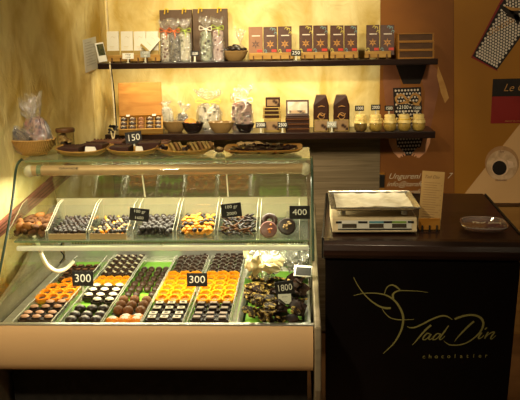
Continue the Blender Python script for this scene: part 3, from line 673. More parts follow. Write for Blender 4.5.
for a in ((355, 105.5, 364, 111), (371, 104.5, 380.5, 110.5), (384.5, 105.5, 393.5, 111), (398, 104, 409.5, 110.5), (412, 105.5, 422, 110.5)):
    k = (355, 371, 384.5, 398, 412).index(a[0])
    sign(*a, 4.225+.0, [jt[k]], 'small dark price tag standing above the '+('leftmost', 'second', 'middle', 'fourth', 'rightmost')[k]+' gold-capped jar', 'price tags above the jars', name='price_tag', cat='price tag', foot=LS, lean=0)
for a, s, l in (((255.5, 122, 266, 128), '2000', 'black price tag left of the narrow stack of gold boxes'), ((277.5, 122, 287.5, 128), '2500', 'black price tag between the narrow and the wide box stacks'), ((327, 121.5, 336.5, 127.5), '2900', 'grey price tag between the two peaked bags')):
    sign(*a, 4.16, [s], l, 'price tags on the lower shelf', name='price_tag', cat='price tag', foot=LS, lean=R(10), board=SLATE if s != '2900' else GREYT)

# ------------------------------------------------------------------ refrigerated display case
XL, XR = -1.125, .047
case = thing('display_case', 'long glass-fronted refrigerated chocolate display case with bronze front panel', 'display case', (-.54, 3.1, 0))
ZT = 1.252
PR = [(3.12, ZT), (3.075, 1.243), (3.045, 1.222), (3.022, 1.185), (2.985, 1.12), (2.92, 1.03), (2.84, .935), (2.75, .835), (2.655, .725)]
def sheet(bm, prof, xa, xb, th):
    n = len(prof); A = []
    for i, (y, z) in enumerate(prof):
        y0, z0 = prof[max(i-1, 0)]; y1, z1 = prof[min(i+1, n-1)]; t_ = Vector((y1-y0, z1-z0)).normalized(); nr = Vector((t_.y, -t_.x))*th
        A.append([bm.verts.new(p) for p in ((xa, y, z), (xb, y, z), (xb, y+nr.x*-1, z-nr.y), (xa, y-nr.x, z-nr.y))])
    for a, b in zip(A, A[1:]):
        for k in range(4): bm.faces.new((a[k], a[(k+1) % 4], b[(k+1) % 4], b[k]))
    bm.faces.new(A[0]); bm.faces.new(list(reversed(A[-1]))); bmesh.ops.recalc_face_normals(bm, faces=bm.faces[:]); return bm
CP = smoothpts([Vector((0, y, z)) for y, z in PR], 4)
PRS = [(v.y, v.z) for v in CP]
bm = B(); A = [bm.verts.new((XL, y, z)) for y, z in PRS]; B2_ = [bm.verts.new((XR, y, z)) for y, z in PRS]
for i in range(len(PRS)-1): bm.faces.new((A[i], B2_[i], B2_[i+1], A[i+1]))
obj('front_glass', bm, GLASS, case, world=True, smooth=True)
EDGE = mat('dark_glass_edge', (.03, .05, .03), .25, c2=(.05, .08, .05), scale=20)
tube_l = B(); tube(tube_l, [(XL, y, z) for y, z in PRS], .0055, 6); obj('glass_edge', tube_l, EDGE, case, world=True, smooth=True)
tube_l = B(); tube(tube_l, [(XR+.004, y, z) for y, z in PRS[:26]], .0055, 6); obj('glass_edge', tube_l, EDGE, case, world=True, smooth=True)
obj('top_glass', box(B(), ((XL+XR)/2, 3.26, ZT-.005), (XR-XL-.004, .29, .006)), glass('top_sheet_glass', (.84, .9, .80), .15, .05, 5, milk=.22, milkc=(.55, .58, .40)), case, world=True)
obj('top_glass_edge', box(B(), ((XL+XR)/2, 3.112, ZT-.006), (XR-XL-.03, .005, .009)), GEDGE, case, world=True)
side = [(3.41, ZT-.008), (3.12, ZT-.006)]+[(y+.012, z-.006) for y, z in PRS[2:]]+[(2.67, .675), (3.60, .675), (3.60, .78)]
for X, nm in ((XL+.004, 'side_glass'), (XR-.004, 'side_glass')):
    obj(nm, poly(B(), [(X, y, z) for y, z in side]), GLASS, case, world=True)
tz = B(); ty, tzz = 3.075, 1.213
lathe(tz, [(.021, 0), (.021, XR-XL-.075)], seg=20, M=Matrix.Translation((XL+.05, ty, tzz)) @ Matrix.Rotation(PI/2, 4, 'Y'), close=True)
rl = obj('rail_tube', tz, TUBEM, case, world=True, smooth=True)
for X in (XL+.045, XR-.022):
    obj('tube_end_cap', blob(B(), (X, ty, tzz-.002), (.024, .026, .026), 0), mat('clouded_cap', (.45, .40, .28), .3), rl, world=True, smooth=True)
bm = B(); lathe(bm, [(.0235, 0), (.0235, .018)], seg=18, M=Matrix.Translation((XL+.078, ty, tzz)) @ Matrix.Rotation(PI/2, 4, 'Y'), close=True); obj('tube_collar', bm, GEDGE, rl, world=True, smooth=True)
p = Vector((XL+.21, ty-.0215, tzz+.012)); o = text('maker_mark', 'GRANDE', .012, BLACKM, rl, 0, 0, 0, sx=1.6); o.data.transform(Matrix.Translation(p-WM[case.name].to_translation()) @ Matrix.Rotation(R(62), 4, 'X'))
# body
obj('base_body', poly(B(), [(XL+.02, 2.78, .10), (XL+.02, 2.78, .55), (XL+.02, 2.675, .66), (XL+.02, 3.60, .66), (XL+.02, 3.60, .10)], (XR-XL-.04, 0, 0)), BLACKM, case, world=True)
obj('plinth', box(B(), ((XL+XR)/2, 3.2, .05), (XR-XL-.06, .72, .10)), BLACKM, case, world=True)
fp = [(2.672, .722), (2.640, .722)]+[(2.640-.020*math.sin(PI*k/14)**.7, .718-.163*k/14) for k in range(1, 14)]+[(2.645, .552), (2.672, .552)]
obj('front_panel', poly(B(), [(XL-.02, y, z) for y, z in fp], (XR-XL+.02, 0, 0)), BEIGE, case, world=True, smooth=True)
obj('glass_sill', box(B(), ((XL+XR)/2, 2.652, .7245), (XR-XL+.01, .022, .007)), STEEL, case, world=True, bevel=.002)
epr = [(3.60, .96), (3.50, .965), (3.35, .90), (3.05, .80), (2.70, .735), (2.60, .735), (2.585, .66), (2.59, .50), (2.63, .40), (2.80, .12), (3.60, .12)]
for X, wd in ((XR+.004, .024), (XL-.028, .022)):
    obj('end_panel', poly(B(), [(X, y, z) for y, z in epr], (wd, 0, 0)), mat('pale_beige_metal', (.30, .24, .155), .4, .3), case, world=True, bevel=.006, seg=3)
obj('deck', box(B(), ((XL+XR)/2, 3.13, .6825), (XR-XL-.012, .92, .017)), STEEL, case, world=True)
# rear wall of the case
obj('rear_wall', box(B(), ((XL+XR)/2, 3.585, .835), (XR-XL-.016, .016, .286)), STEEL, case, world=True)
obj('rear_ledge', poly(B(), [(XL+.01, 3.56, .90), (XL+.01, 3.577, .90), (XL+.01, 3.515, 1.008), (XL+.01, 3.50, 1.008)], (XR-XL-.02, 0, 0)), CREAM, case, world=True)
bm = poly(B(), [(XL+.01, 3.50, 1.010), (XL+.01, 3.41, ZT-.012), (XL+.01, 3.418, ZT-.010), (XL+.01, 3.508, 1.012)], (XR-XL-.02, 0, 0)); obj('sliding_door', bm, glass('rear_door_glass', (.90, .92, .84), .03, .10, 3, milk=.03, milkc=(.5, .46, .36)), case, world=True)
for X in (XL+.42, XL+.80): obj('door_edge', poly(B(), [(X, 3.496, 1.012), (X, 3.406, ZT-.014), (X, 3.409, ZT-.014), (X, 3.499, 1.012)], (.006, 0, 0)), CREAM, case, world=True)
# middle glass shelf
ZS = .958
gs = obj('glass_shelf', box(B(), ((XL+XR)/2, 3.12, ZS-.003), (XR-XL-.02, .36, .006)), glass('shelf_glass', (.86, .93, .82), .03, .08, 2.5, milk=.05), case, world=True)
obj('shelf_edge', box(B(), ((XL+XR)/2, 2.938, ZS-.003), (XR-XL-.02, .004, .007)), GEDGE, gs, world=True)
bm = B(); box(bm, ((XL+XR)/2+.10, 2.955, ZS-.0125), (XR-XL-.26, .004, .009)); o = obj('perforated_strip', bm, mat('perforated_metal', (.04, .03, .015), .4, c2=(.7, .6, .35), kind='wave', scale=28, stretch=(1, 0, 0), lo=.35, hi=.5, detail=0, dist=0), gs, world=True)
obj('support_bar', box(B(), ((XL+XR)/2, 2.960, ZS-.036), (XR-XL-.02, .022, .020)), mat('bar_added_glow', (.75, .70, .55), .3, c2=(.8, .75, .6), emis=.12), case, world=True, bevel=.006, seg=3)  # bar under the shelf, slight glow added to lighten it
for X in (XL+.16, XL+.58, XR-.10): obj('shelf_bracket', box(B(), (X, 3.25, ZS-.03), (.008, .56, .014)), STEEL, case, world=True)
# white hose
obj('drain_hose', tube(B(), smoothpts([atY(34, 236, 3.0), atY(38, 244, 2.99), atY(42, 256, 2.97), atY(48, 266, 3.0), atY(57, 271, 3.04), atY(66, 268.5, 3.12), atY(73, 262, 3.2)]), .0085, 10), mat('white_hose', (.72, .66, .5), .4), case, world=True, smooth=True)
bm = B(); tube(bm, smoothpts([atY(62, 243, 3.3), atY(60, 250, 3.3), atY(64, 256, 3.28), atY(60, 263, 3.25)]), .003, 6); obj('sensor_wire', bm, BLACKM, case, world=True)

# reddish rail on the left wall behind the case glass
a1, nn = wl(-6, 240, .004); b1, _ = wl(80, 166, .004); a2, _ = wl(-6, 226, .004); b2, _ = wl(66, 163, .004)
t = thing('wall_plank', 'reddish wooden plank fixed slanting on the left wall behind the glass case', 'plank', (a1+b1)/2)
obj('plank_board', poly(B(), [a1, b1, b2, a2], nn*.012), mat('pinkish_red_wood', (.22, .07, .05), .5, c2=(.32, .12, .08), scale=8, stretch=(1, 1, 4)), t, world=True)
for f in (.25, .5, .75):
    bm = B(); ribbon(bm, [a1.lerp(a2, f)+nn*.0125, b1.lerp(b2, f)+nn*.0125], [.004, .004], nn, .001); obj('groove', bm, DWOOD, t, world=True)

# ------------------------------------------------------------------ things in the case
ZL = .6985
def YZ(py, z=.721):
    y = atZ(200, py, z).y
    return max(y, 2.693+.25*max(0, y-2.60)) if y < 2.715 else y
def deck_tray(xa, xb, ya, yb, label):
    t = thing('praline_tray', label, 'tray', ((xa+xb)/2, (ya+yb)/2, .6912), group='clear praline trays on the case deck'); w = xb-xa; L = yb-ya
    obj('liner', box(B(), (0, 0, .004), (w, L, .005)), LIME, t)
    for s in (-1, 1):
        wl_ = obj('side_wall', box(B(), (s*w/2, 0, .019), (.003, L, .036)), ACRYL, t)
        bm = B(); n = 22; tube(bm, [(s*w/2+.0008*math.sin(i*2.4), -L/2+L*i/n, .037+.0008*math.sin(i*1.7)) for i in range(n+1)], .0024, 5); obj('rim', bm, RIM, wl_, smooth=True)
    for s in (-1, 1): obj('end_wall', box(B(), (0, s*L/2, .016), (w, .003, .03)), ACRYL, t)
    return t
YF, YBK = 2.668, 3.52
TR = [(-1.022, -.882), (-.852, -.705), (-.697, -.562), (-.556, -.412), (-.396, -.248)]
TR = [(a*1.022, b*1.022) for a, b in TR]
for (xa, xb), l in zip(TR, ('long clear praline tray nearest the left end, with orange rings in its middle', 'second long clear tray, with one narrow row of yellow rings', 'middle long clear tray with brown balls and bright green liner showing', 'fourth long clear tray, with white-square pralines in front', 'fifth long clear tray, next to the metal tray of chocolate shards')):
    deck_tray(xa, xb, YF, YBK, l)
PG = {}
def praline(kind):
    if kind in PG: return PG[kind], False
    s = .0175
    def base(m, bmf, nm): o = obj(nm, bmf, m, smooth=True); return o
    def cube(sx=1, sy=1, sz=1):
        bm = B(); box(bm, (0, 0, .012*sz), (s*2*sx, s*2*sy, .024*sz)); bmesh.ops.bevel(bm, geom=bm.edges[:], offset=.006, segments=2, affect='EDGES'); return bm
    if kind == 'copper': o = base(CHOC, cube(), 'dark_praline'); obj('copper_drop', blob(B(), (0, 0, .0245), (.0125, .011, .006), .2), COPPER, o, smooth=True)
    elif kind == 'dome': 
        o = base(CHOC, blob(B(), (0, 0, .013), (.0185, .0185, .0135), 0), 'domed_praline'); obj('glaze_top', blob(B(), (0, 0, .0225), (.011, .009, .005), .2), mat('greyish_glaze', (.34, .29, .25), .2), o, smooth=True)
    elif kind == 'white': o = base(CHOC, cube(), 'dark_praline'); obj('white_drop', blob(B(), (0, 0, .024), (.0135, .0115, .007), .25), WTOP, o, smooth=True)
    elif kind == 'square':
        o = base(CHOC, cube(), 'dark_praline'); bm = box(B(), (0, 0, .0245), (.022, .020, .003)); obj('white_square', bm, WTOP, o)
        obj('dark_centre', box(B(), (0, 0, .0262), (.010, .009, .001)), CHOC2, o)
    elif kind == 'stripe': o = base(CHOC2, cube(.9, .9), 'brown_praline'); obj('white_stripe', box(B(), (0, 0, .0248), (.007, .024, .004), Matrix.Rotation(.6, 4, 'Z')), WTOP, o)
    elif kind == 'grey': o = base(CHOC, cube(1, 1), 'dark_praline'); obj('grey_square', box(B(), (0, 0, .0245), (.02, .015, .003)), mat('grey_brown_top', (.30, .22, .17), .4), o)
    elif kind == 'plain': o = base(CHOC2, cube(.92, .92, .9), 'brown_praline'); obj('pressed_top', blob(B(), (0, 0, .0215), (.008, .008, .003), .1), CHOC2, o, smooth=True)
    elif kind == 'milksq': o = base(CHOC2, cube(.9, .9, .8), 'brown_praline'); obj('copper_top', box(B(), (0, 0, .0195), (.018, .014, .002)), mat('reddish_top', (.20, .075, .035), .4), o)
    elif kind == 'oval': o = base(CHOC2, blob(B(), (0, 0, .013), (.0155, .0215, .0135), .03), 'oval_praline'); obj('ridge', blob(B(), (.004, 0, .023), (.003, .012, .0035), 0), CHOC2, o, smooth=True)
    elif kind == 'ball': o = base(MILK, blob(B(), (0, 0, .0195), (.0165, .0165, .0165), 0), 'ball_praline'); obj('chocolate_cup', lathe(B(), [(.010, .0005), (.020, .012), (.0175, .013), (.008, .002)], seg=16), CHOC, o, smooth=True)
    elif kind in ('yring', 'oring'):
        bm = B(); seg = 20
        lathe(bm, [(.012, .0005), (.0195, .006), (.0215, .014), (.019, .021), (.0135, .021), (.010, .013), (.010, .004)], seg=24, wob=lambda a, z: .07*math.sin(a*6))
        o = base(YELLOW if kind == 'yring' else ORANGE, bm, 'candied_ring'); obj('filled_centre', blob(B(), (0, 0, .014), (.0105, .0095, .004), .2), AMBER if kind == 'yring' else CHOC2, o, smooth=True)
    elif kind == 'odome': o = base(ORANGE, blob(B(), (0, 0, .012), (.021, .021, .0135), .05), 'orange_praline'); obj('cream_top', blob(B(), (0, 0, .022), (.011, .011, .0045), .3), WTOP, o, smooth=True)
    PG[kind] = o; return o, True
def grid(kind, tray, rows, cols, label, group, cat='praline', jx=.002, inset=.004, scale=1.0, skip=(), z=ZL):
    scale *= 1.27 if cols == 3 else 1.16; tilt = .22 if 'ring' in kind else 0; z = z+.004*(tilt > 0)
    xa, xb = TR[tray]; xa += inset; xb -= inset
    for j, py in enumerate(rows):
        Yr = YZ(py)
        for i in range(cols):
            if (j, i) in skip: continue
            x = xa+(xb-xa)*(i+.5)/cols
            M = Matrix.Translation((x+rnd.uniform(-jx, jx), Yr+rnd.uniform(-jx, jx), z)) @ Matrix.Rotation(tilt, 4, 'X') @ Matrix.Rotation(rnd.uniform(-.12, .12), 4, 'Z') @ Matrix.Scale(scale, 4)
            o, new = praline(kind)
            if new: o.matrix_world = M
            else: o = dup(o, M)
            o['label'] = label; o['category'] = cat; o['group'] = group
grid('copper', 0, (320.5, 314.5, 308.5, 303.5), 3, 'dark square praline with a copper drop, front of the leftmost tray', 'copper-topped pralines', skip=((3, 0),))
grid('oring', 0, (298.5, 293.5, 288, 282.5), 3, 'orange ring-shaped sweet in the middle of the leftmost tray', 'orange rings', 'candied sweet', jx=.004, scale=1.06, inset=.002, skip=((3, 0),), z=ZL+.002)
grid('milksq', 0, (277, 272.5, 268.5, 264.5), 4, 'small reddish-brown square praline at the back of the leftmost tray', 'reddish-brown squares', scale=.95)
grid('dome', 1, (320.5, 314, 307.5), 3, 'dark domed praline with a grey glaze, front of the second tray', 'grey-glazed domes')
grid('white', 1, (301, 296, 291, 286.5), 3, 'dark praline with a white drop in the middle of the second tray', 'white-dropped pralines', skip=((0, 0),), scale=.98)
grid('yring', 1, (281, 277.5), 4, 'small yellow ring-shaped sweet in the narrow row of the second tray', 'small yellow rings', 'candied sweet', scale=.82)
grid('stripe', 1, (272.5, 268, 264, 260, 256.5, 253), 4, 'brown praline with a slanted white stripe, back of the second tray', 'white-striped pralines', scale=.95)
grid('odome', 2, (322, 316.5), 3, 'round orange sweet with a cream top at the front of the middle tray', 'orange domes', 'candied sweet', skip=((1, 0),))
grid('ball', 2, (311.5, 306, 301), 3, 'shiny milk-chocolate ball in a dark cup, middle tray', 'milk-chocolate balls', jx=.003)
grid('oval', 2, (292.5, 287, 282, 277, 272, 267.5), 4, 'dark oval praline in the middle tray', 'dark ovals', scale=.88, skip=((0, 2),))
grid('square', 3, (321, 315, 309.5, 304.5), 3, 'dark praline topped with a white square, front of the fourth tray', 'white-square pralines')
grid('yring', 3, (299, 294, 289, 284, 279, 275), 3, 'yellow ring-shaped sweet in the fourth tray', 'yellow rings of the fourth tray', 'candied sweet', jx=.003, inset=.001, scale=1.04)
grid('plain', 3, (270.5, 267, 263.5, 260, 256.5, 253), 4, 'plain brown praline at the back of the fourth tray', 'plain pralines of the fourth tray', scale=.95)
grid('grey', 4, (321, 315, 309.5, 304.5), 3, 'dark praline with a grey-brown top, front of the fifth tray', 'grey-topped pralines')
grid('yring', 4, (299, 294, 289, 284, 279, 275), 3, 'yellow ring-shaped sweet in the fifth tray, beside the sign reading 300', 'yellow rings of the fifth tray', 'candied sweet', jx=.003, inset=.001, scale=1.04)
grid('plain', 4, (270.5, 267, 263.5, 260, 256.5, 253), 4, 'plain brown praline at the back of the fifth tray', 'plain pralines of the fifth tray', scale=.95)

# metal tray of bark, right
xa, xb = -.228, .032; ya, yb = 2.670, atZ(200, 281, .72).y
def metal_tray(xa, xb, ya, yb, label, h=.028, rimm=STEEL, liner=LIME, name='metal_tray'):
    t = thing(name, label, 'tray', ((xa+xb)/2, (ya+yb)/2, .6912), group='metal trays at the right of the case'); w = xb-xa; L = yb-ya
    bm = B(); r = .03
    def ring(k, z, wx, ly):
        out = []
        for (sx, sy) in ((1, 1), (-1, 1), (-1, -1), (1, -1)):
            a0 = {(1, 1): 0, (-1, 1): PI/2, (-1, -1): PI, (1, -1): 3*PI/2}[(sx, sy)]
            for q in range(5):
                a = a0+PI/2*q/4; out.append(bm.verts.new((sx*(wx/2-r)+r*math.cos(a), sy*(ly/2-r)+r*math.sin(a), z)))
        return out
    rg = [ring(0, .001, w-.03, L-.03), ring(1, h, w-.008, L-.008), ring(2, h+.002, w+.008, L+.008), ring(3, h-.002, w+.008, L+.008)]
    for a, b in zip(rg, rg[1:]):
        for i in range(20): bm.faces.new((a[i], a[(i+1) % 20], b[(i+1) % 20], b[i]))
    bm.faces.new(list(reversed(rg[0]))); obj('pan', bm, rimm, t, smooth=True)
    obj('liner', box(B(), (0, 0, .0035), (w-.05, L-.05, .003)), liner, t); return t
obj_l = box(B(), ((-.238+.036)/2, (2.675+3.5)/2, .6913+.0005), (.274, .82, .0008)); tag(obj(
    'green_mat', obj_l, LIME), 'bright green mat under the metal trays at the right of the case', 'mat')
metal_tray(xa, xb, ya, yb, 'shiny metal tray of nutty chocolate shards, front right of the case', h=.016)
DNUT = mat('nutty_bark', (.018, .007, .004), .35, c2=(.40, .27, .07), scale=55, lo=.5, hi=.6, spec=.06)
DNUT2 = mat('dark_bark', (.010, .004, .003), .4, c2=(.028, .012, .006), scale=50, spec=.08)
protos = []
for k in range(4):
    bm = B(); n = 5; rs = random.Random(k); pts = []
    for i in range(n):
        a = 2*PI*i/n; rr = .027*rs.uniform(.6, 1.2); pts.append((rr*math.cos(a)*1.25, rr*math.sin(a)*.8, 0))
    poly(bm, pts, (0, 0, .007)); bmesh.ops.subdivide_edges(bm, edges=bm.edges[:], cuts=1)
    for v in bm.verts: v.co += Vector((1, 1, .8))*.003*noise.noise(v.co*120)
    protos.append(bm)
pm = []
for k, bm in enumerate(protos):
    me = bpy.data.meshes.new('chocolate_shard'); bm.to_mesh(me); bm.free(); me.materials.append((DNUT, DNUT, DNUT2, DNUT2)[k]); pm.append(me)
for k in range(135):
    lx = k/134; x = xa+.020+(xb-xa-.044)*rnd.random(); y = ya+.004+(yb-ya-.055)*rnd.random()
    left = x < (xa+xb)/2-.005
    me = pm[rnd.randrange(0, 2) if left else rnd.randrange(2, 4)] if rnd.random() < .85 else pm[1]
    o = bpy.data.objects.new('chocolate_shard', me); COL.objects.link(o)
    lay = (k % 4); o.matrix_world = Matrix.Translation((x, y, (.708+lay*.014)+rnd.uniform(0, .006))) @ Matrix.Rotation(rnd.uniform(0, 6.3), 4, 'Z') @ Matrix.Rotation(rnd.uniform(-.9, .9) if left else rnd.uniform(.4, 1.25), 4, 'X')
    tag(o, 'nut-flecked chocolate shard in the left half of the metal tray' if left else 'dark chocolate shard in the right half of the metal tray', 'chocolate shard', 'heap of shards in the metal tray')
# rear tray with bags
ya2, yb2 = yb+.025, 3.40
metal_tray(xa, xb, ya2, yb2, 'second metal tray holding the bags, behind the shard tray', h=.03)
CRM = mat('cream_wafer', (.50, .41, .21), .45, c2=(.7, .6, .36), scale=20)
t = thing('wafer_bag', 'open clear bag of large cream-coloured wafers, back right of the case', 'wafer bag', ((xa+xb)/2-.055, (ya2+yb2)/2-.06, .6985))
for k, (px, py, Yk, sx, sz, ry) in enumerate(((250, 252, 3.12, .022, .05, .2), (258, 246, 3.16, .030, .055, -.2), (268, 247, 3.18, .032, .06, .1), (278, 250, 3.16, .026, .055, .5), (256, 264, 3.02, .022, .05, .15), (266, 262, 3.05, .03, .04, .8), (276, 262, 3.04, .03, .035, -.5), (270, 268, 2.99, .034, .022, .2), (249, 262, 3.05, .014, .035, 0))):
    M = Matrix.Rotation(ry, 4, 'Y') @ Matrix.Rotation(.5, 4, 'X')
    bm = blob(B(), atY(px, py, Yk), (sx, .012, sz), .45, 6, k*2+1, 3, M); o = obj('cream_wafer', bm, CRM, t, world=True, smooth=True)
bm = blob(B(), atY(265, 257, 3.09)+Vector((0, 0, .0)), (.070, .075, .088), .35, 9, 4, 3)
for v in bm.verts: v.co.z = max(v.co.z, .702)
obj('clear_film', bm, CELLO, t, world=True)
t = thing('crumpled_cellophane', 'crumpled ball of clear cellophane beside the cream wafers', 'cellophane', atY(295, 262, 3.13))
bm = blob(B(), atY(296, 255, 3.13), (.055, .055, .055), .5, 14, 2, 4); 
for v in bm.verts: v.co += v.co.normalized()*.012*noise.noise(v.co*70); v.co.x = min(v.co.x, .04); v.co.z = max(v.co.z, .705)
obj('film_ball', bm, glass('crumpled_film', (.9, .9, .84), .15, .25, 1.2, milk=.38, milkc=(.75, .72, .62), bump=1, bsc=50), t, world=True)
t = thing('label_holder', 'small white-framed dark card lying at the right of the case', 'card', M=Matrix.Translation(atY(303, 271, 2.99)) @ Matrix.Rotation(R(-12), 4, 'Z') @ Matrix.Rotation(R(55), 4, 'X'))
obj('frame', box(B(), (0, 0, 0), (.070, .045, .004)), WHITEP, t, bevel=.001); obj('dark_face', box(B(), (.002, -.002, .0024), (.060, .034, .002)), BLACKM, t)

# price signs in the case
def csign(px0, py0, px1, py1, Y, lines, label, foot=None, **k): return sign(px0, py0, px1, py1, Y, lines, label, 'black chalk price signs', foot=foot, **k)
def txz(px, py, z): return atZ(px, py, z)
csign(72.5, 271.5, 92.5, 286, 2.98, ['300'], 'black price sign reading 300 in the left trays, beside the orange rings', foot=ZL, fs=.95)
csign(187, 273.5, 207, 286.5, 2.98, ['300'], 'black price sign reading 300 standing among the yellow rings', foot=ZL, fs=.95)
csign(276, 281.5, 295, 294.5, 2.83, ['1800'], 'black price sign reading 1800 stuck in the chocolate shards', roll=R(8), fs=.85)
sign(278.5, 294.5, 291.5, 304, 2.81, ['----', '---'], 'small white printed label below the 1800 sign', None, lean=R(15), board=PAPER, ink=BLACKM, name='paper_label', cat='paper label', roll=R(3))
csign(129, 208.5, 148, 221, 2.99, ['100 gr', '1600'], 'black price sign reading 100 gr 1600 on the glass shelf', roll=R(-6), foot=None, fs=.8)
csign(222, 203.5, 242, 217, 3.01, ['100 gr', '2000'], 'black price sign reading 100 gr 2000 on the glass shelf', roll=R(6), fs=.8)
csign(289.5, 206, 310, 219, 3.00, ['400'], 'black price sign reading 400 above the round chocolates', roll=0, fs=.8)

# bins on the glass shelf
def bin_(px0, px1, label, idx, backh=.085, fronth=.022, front=None):
    Yf, Yb = 2.96, 3.20; a = atZ(px0, 237.5, ZS).x; b = atZ(px1, 237.5, ZS).x
    t = thing('acrylic_bin', label, 'sweet bin', ((a+b)/2, Yf, ZS+.0005), group='clear acrylic bins on the glass shelf'); w = b-a-.004; d = Yb-Yf
    obj('floor_sheet', box(B(), (0, d/2, .0015), (w, d, .003)), ACRYL, t)
    prof = [(0, 0), (0, fronth+.012), (.05, fronth+.030), (d*.75, backh+.02), (d, backh+.025), (d, 0)]
    for s in (-1, 1):
        o = obj('side_wall', poly(B(), [(s*w/2-s*.0012, y, z) for y, z in prof], (s*.0024, 0, 0)), ACRYL, t)
        obj('rim', tube(B(), [(s*w/2, y, z) for y, z in prof[:5]], .0012, 5), RIM, o)
    obj('front_wall', box(B(), (0, 0, fronth/2), (w-.006, .0024, fronth)), ACRYL if not front else front, t)
    obj('back_wall', box(B(), (0, d, backh/2), (w-.006, .0024, backh)), ACRYL, t)
    return t, a, b
def heap(a, b, protoms, n, label, group, cat, name, size, sub=None, topz=.075, seed=0, Y0=2.975, Y1=3.185, cols=None, rots=1.0):
    rs = random.Random(seed); ms = []
    for k, (m, sh) in enumerate(protoms):
        bm = blob(B(), (0, 0, 0), (size*sh[0], size*sh[1], size*sh[2]), sh[3], 9, k+seed, 2)
        for f in bm.faces: f.smooth = True
        me = bpy.data.meshes.new(name); bm.to_mesh(me); bm.free(); me.materials.append(m); ms.append(me)
    cols = cols or max(2, int((b-a-.012)/(size*1.9))); rows = max(1, int((Y1-Y0)/(size*1.9))); k = 0
    cells = [(i, j, l) for l in range(2) for j in range(rows) for i in range(cols)]
    for (i, j, l) in cells[:n]:
        f = (j+.5)/rows; x = a+.010+size*.7+(b-a-.02-size*1.4)*((i+.5*((j+l) % 2)*.9+.05)/(cols-.5 if cols > 1 else 1)); x = min(max(x, a+.008+size), b-.008-size)
        y = Y0+size*.7+(Y1-Y0-size*1.4)*f; z = ZS+.004+size*.8+(l*size*1.1)+(topz-size*2)*max(0, f-.1)*(.45+.55*(l))+rs.uniform(0, size*.4)
        o = bpy.data.objects.new(name, ms[rs.randrange(len(ms))]); COL.objects.link(o)
        o.matrix_world = Matrix.Translation((x+rs.uniform(-.2, .2)*size, y, z)) @ Matrix.Rotation(rs.uniform(-PI, PI)*rots, 4, 'Z') @ Matrix.Rotation(rs.uniform(-.6, .6)*rots, 4, 'X')
        tag(o, label, cat, group)
CN = mat('cocoa_dusted', (0.063, 0.021, 0.007), .7, c2=(0.14, 0.056, 0.0154), scale=50, bump=.3); CNO = mat('cocoa_orange', (0.224, 0.08, 0.016), .6, c2=(0.304, 0.12, 0.028), scale=50)
GREYC = mat('grey_sheen_chocolate', (0.0154, 0.0105, 0.0091), .36, c2=(0.0385, 0.0294, 0.0259), scale=20, spec=.35); ORC = mat('orange_peel', (.62, .24, .02), .4, c2=(.74, .36, .05), scale=50)
TANN = mat('almond_tan', (.42, .25, .09), .5, c2=(.6, .42, .2), scale=60)
_, a, b = bin_(11.5, 49, 'clear bin of cocoa-dusted truffles at the left end of the glass shelf', 0)
heap(a, b, [(CN, (.9, 1.5, .8, .25)), (CNO, (.8, 1.3, .9, .3)), (CN, (1, 1.2, .8, .25))], 30, 'cocoa-dusted orange-brown truffle in the leftmost bin', 'cocoa truffles', 'truffle', 'cocoa_truffle', .0175, topz=.10, seed=1)
_, a, b = bin_(50, 89, 'clear bin of small dark clusters, second from the left on the shelf', 1, front=TUBEM)
heap(a, b, [(GREYC, (1, 1, 1, .35)), (CHOC, (1, 1, 1, .3)), (GREYC, (.6, 1.2, .8, .3))], 90, 'small dark nut cluster in the second bin', 'dark clusters of the second bin', 'chocolate', 'nut_cluster', .0098, topz=.085, seed=2)
_, a, b = bin_(90.5, 129, 'clear bin of dark clusters with yellow and orange bits, third on the shelf', 2, front=TUBEM)
heap(a, b, [(GREYC, (1, 1, 1, .35)), (CHOC, (1, 1, 1, .3)), (TANN, (.6, 1.0, .7, .3)), (YELLOW, (.4, .8, .6, .2)), (GREYC, (.7, .7, 1.1, .2))], 90, 'small dark cluster with coloured bits in the third bin', 'flecked clusters of the third bin', 'chocolate', 'nut_cluster', .0098, topz=.085, seed=3)
_, a, b = bin_(134, 174.5, 'clear bin of smooth grey-brown chocolate balls, fourth on the shelf', 3)
heap(a, b, [(GREYC, (1, 1, 1, .04)), (GREYC, (1, 1.1, .95, .06))], 44, 'smooth round grey-brown chocolate ball in the fourth bin', 'grey-brown balls', 'chocolate', 'chocolate_ball', .0135, topz=.085, seed=4)
_, a, b = bin_(177, 215.5, 'clear bin of candied orange peel dipped in chocolate', 4)
heap(a, b, [(ORC, (.7, 1.4, .6, .25)), (ORC, (1, .8, .6, .35)), (GREYC, (.8, 1.0, .7, .3)), (ORC, (.5, 1.3, .7, .3))], 80, 'piece of chocolate-dipped candied orange in the fifth bin', 'candied orange pieces', 'candied orange', 'candied_orange', .0115, topz=.10, seed=5)
_, a, b = bin_(218, 257, 'clear bin of thin dark chocolate sticks', 5)
heap(a, b, [(GREYC, (.35, 1.9, .35, .2)), (CHOC, (.4, 1.8, .4, .2)), (CN, (.35, 1.7, .4, .2)), (GREYC, (.6, 1.2, .4, .3))], 90, 'thin dark chocolate-dipped stick in the sixth bin', 'dark sticks', 'chocolate stick', 'chocolate_stick', .0115, topz=.085, seed=6)
_, a, b = bin_(259.5, 300, 'clear bin of three large round chocolates at the right end of the shelf', 6)
PURP = mat('mauve_glaze', (.20, .085, .075), .35, c2=(.26, .12, .10), scale=20)
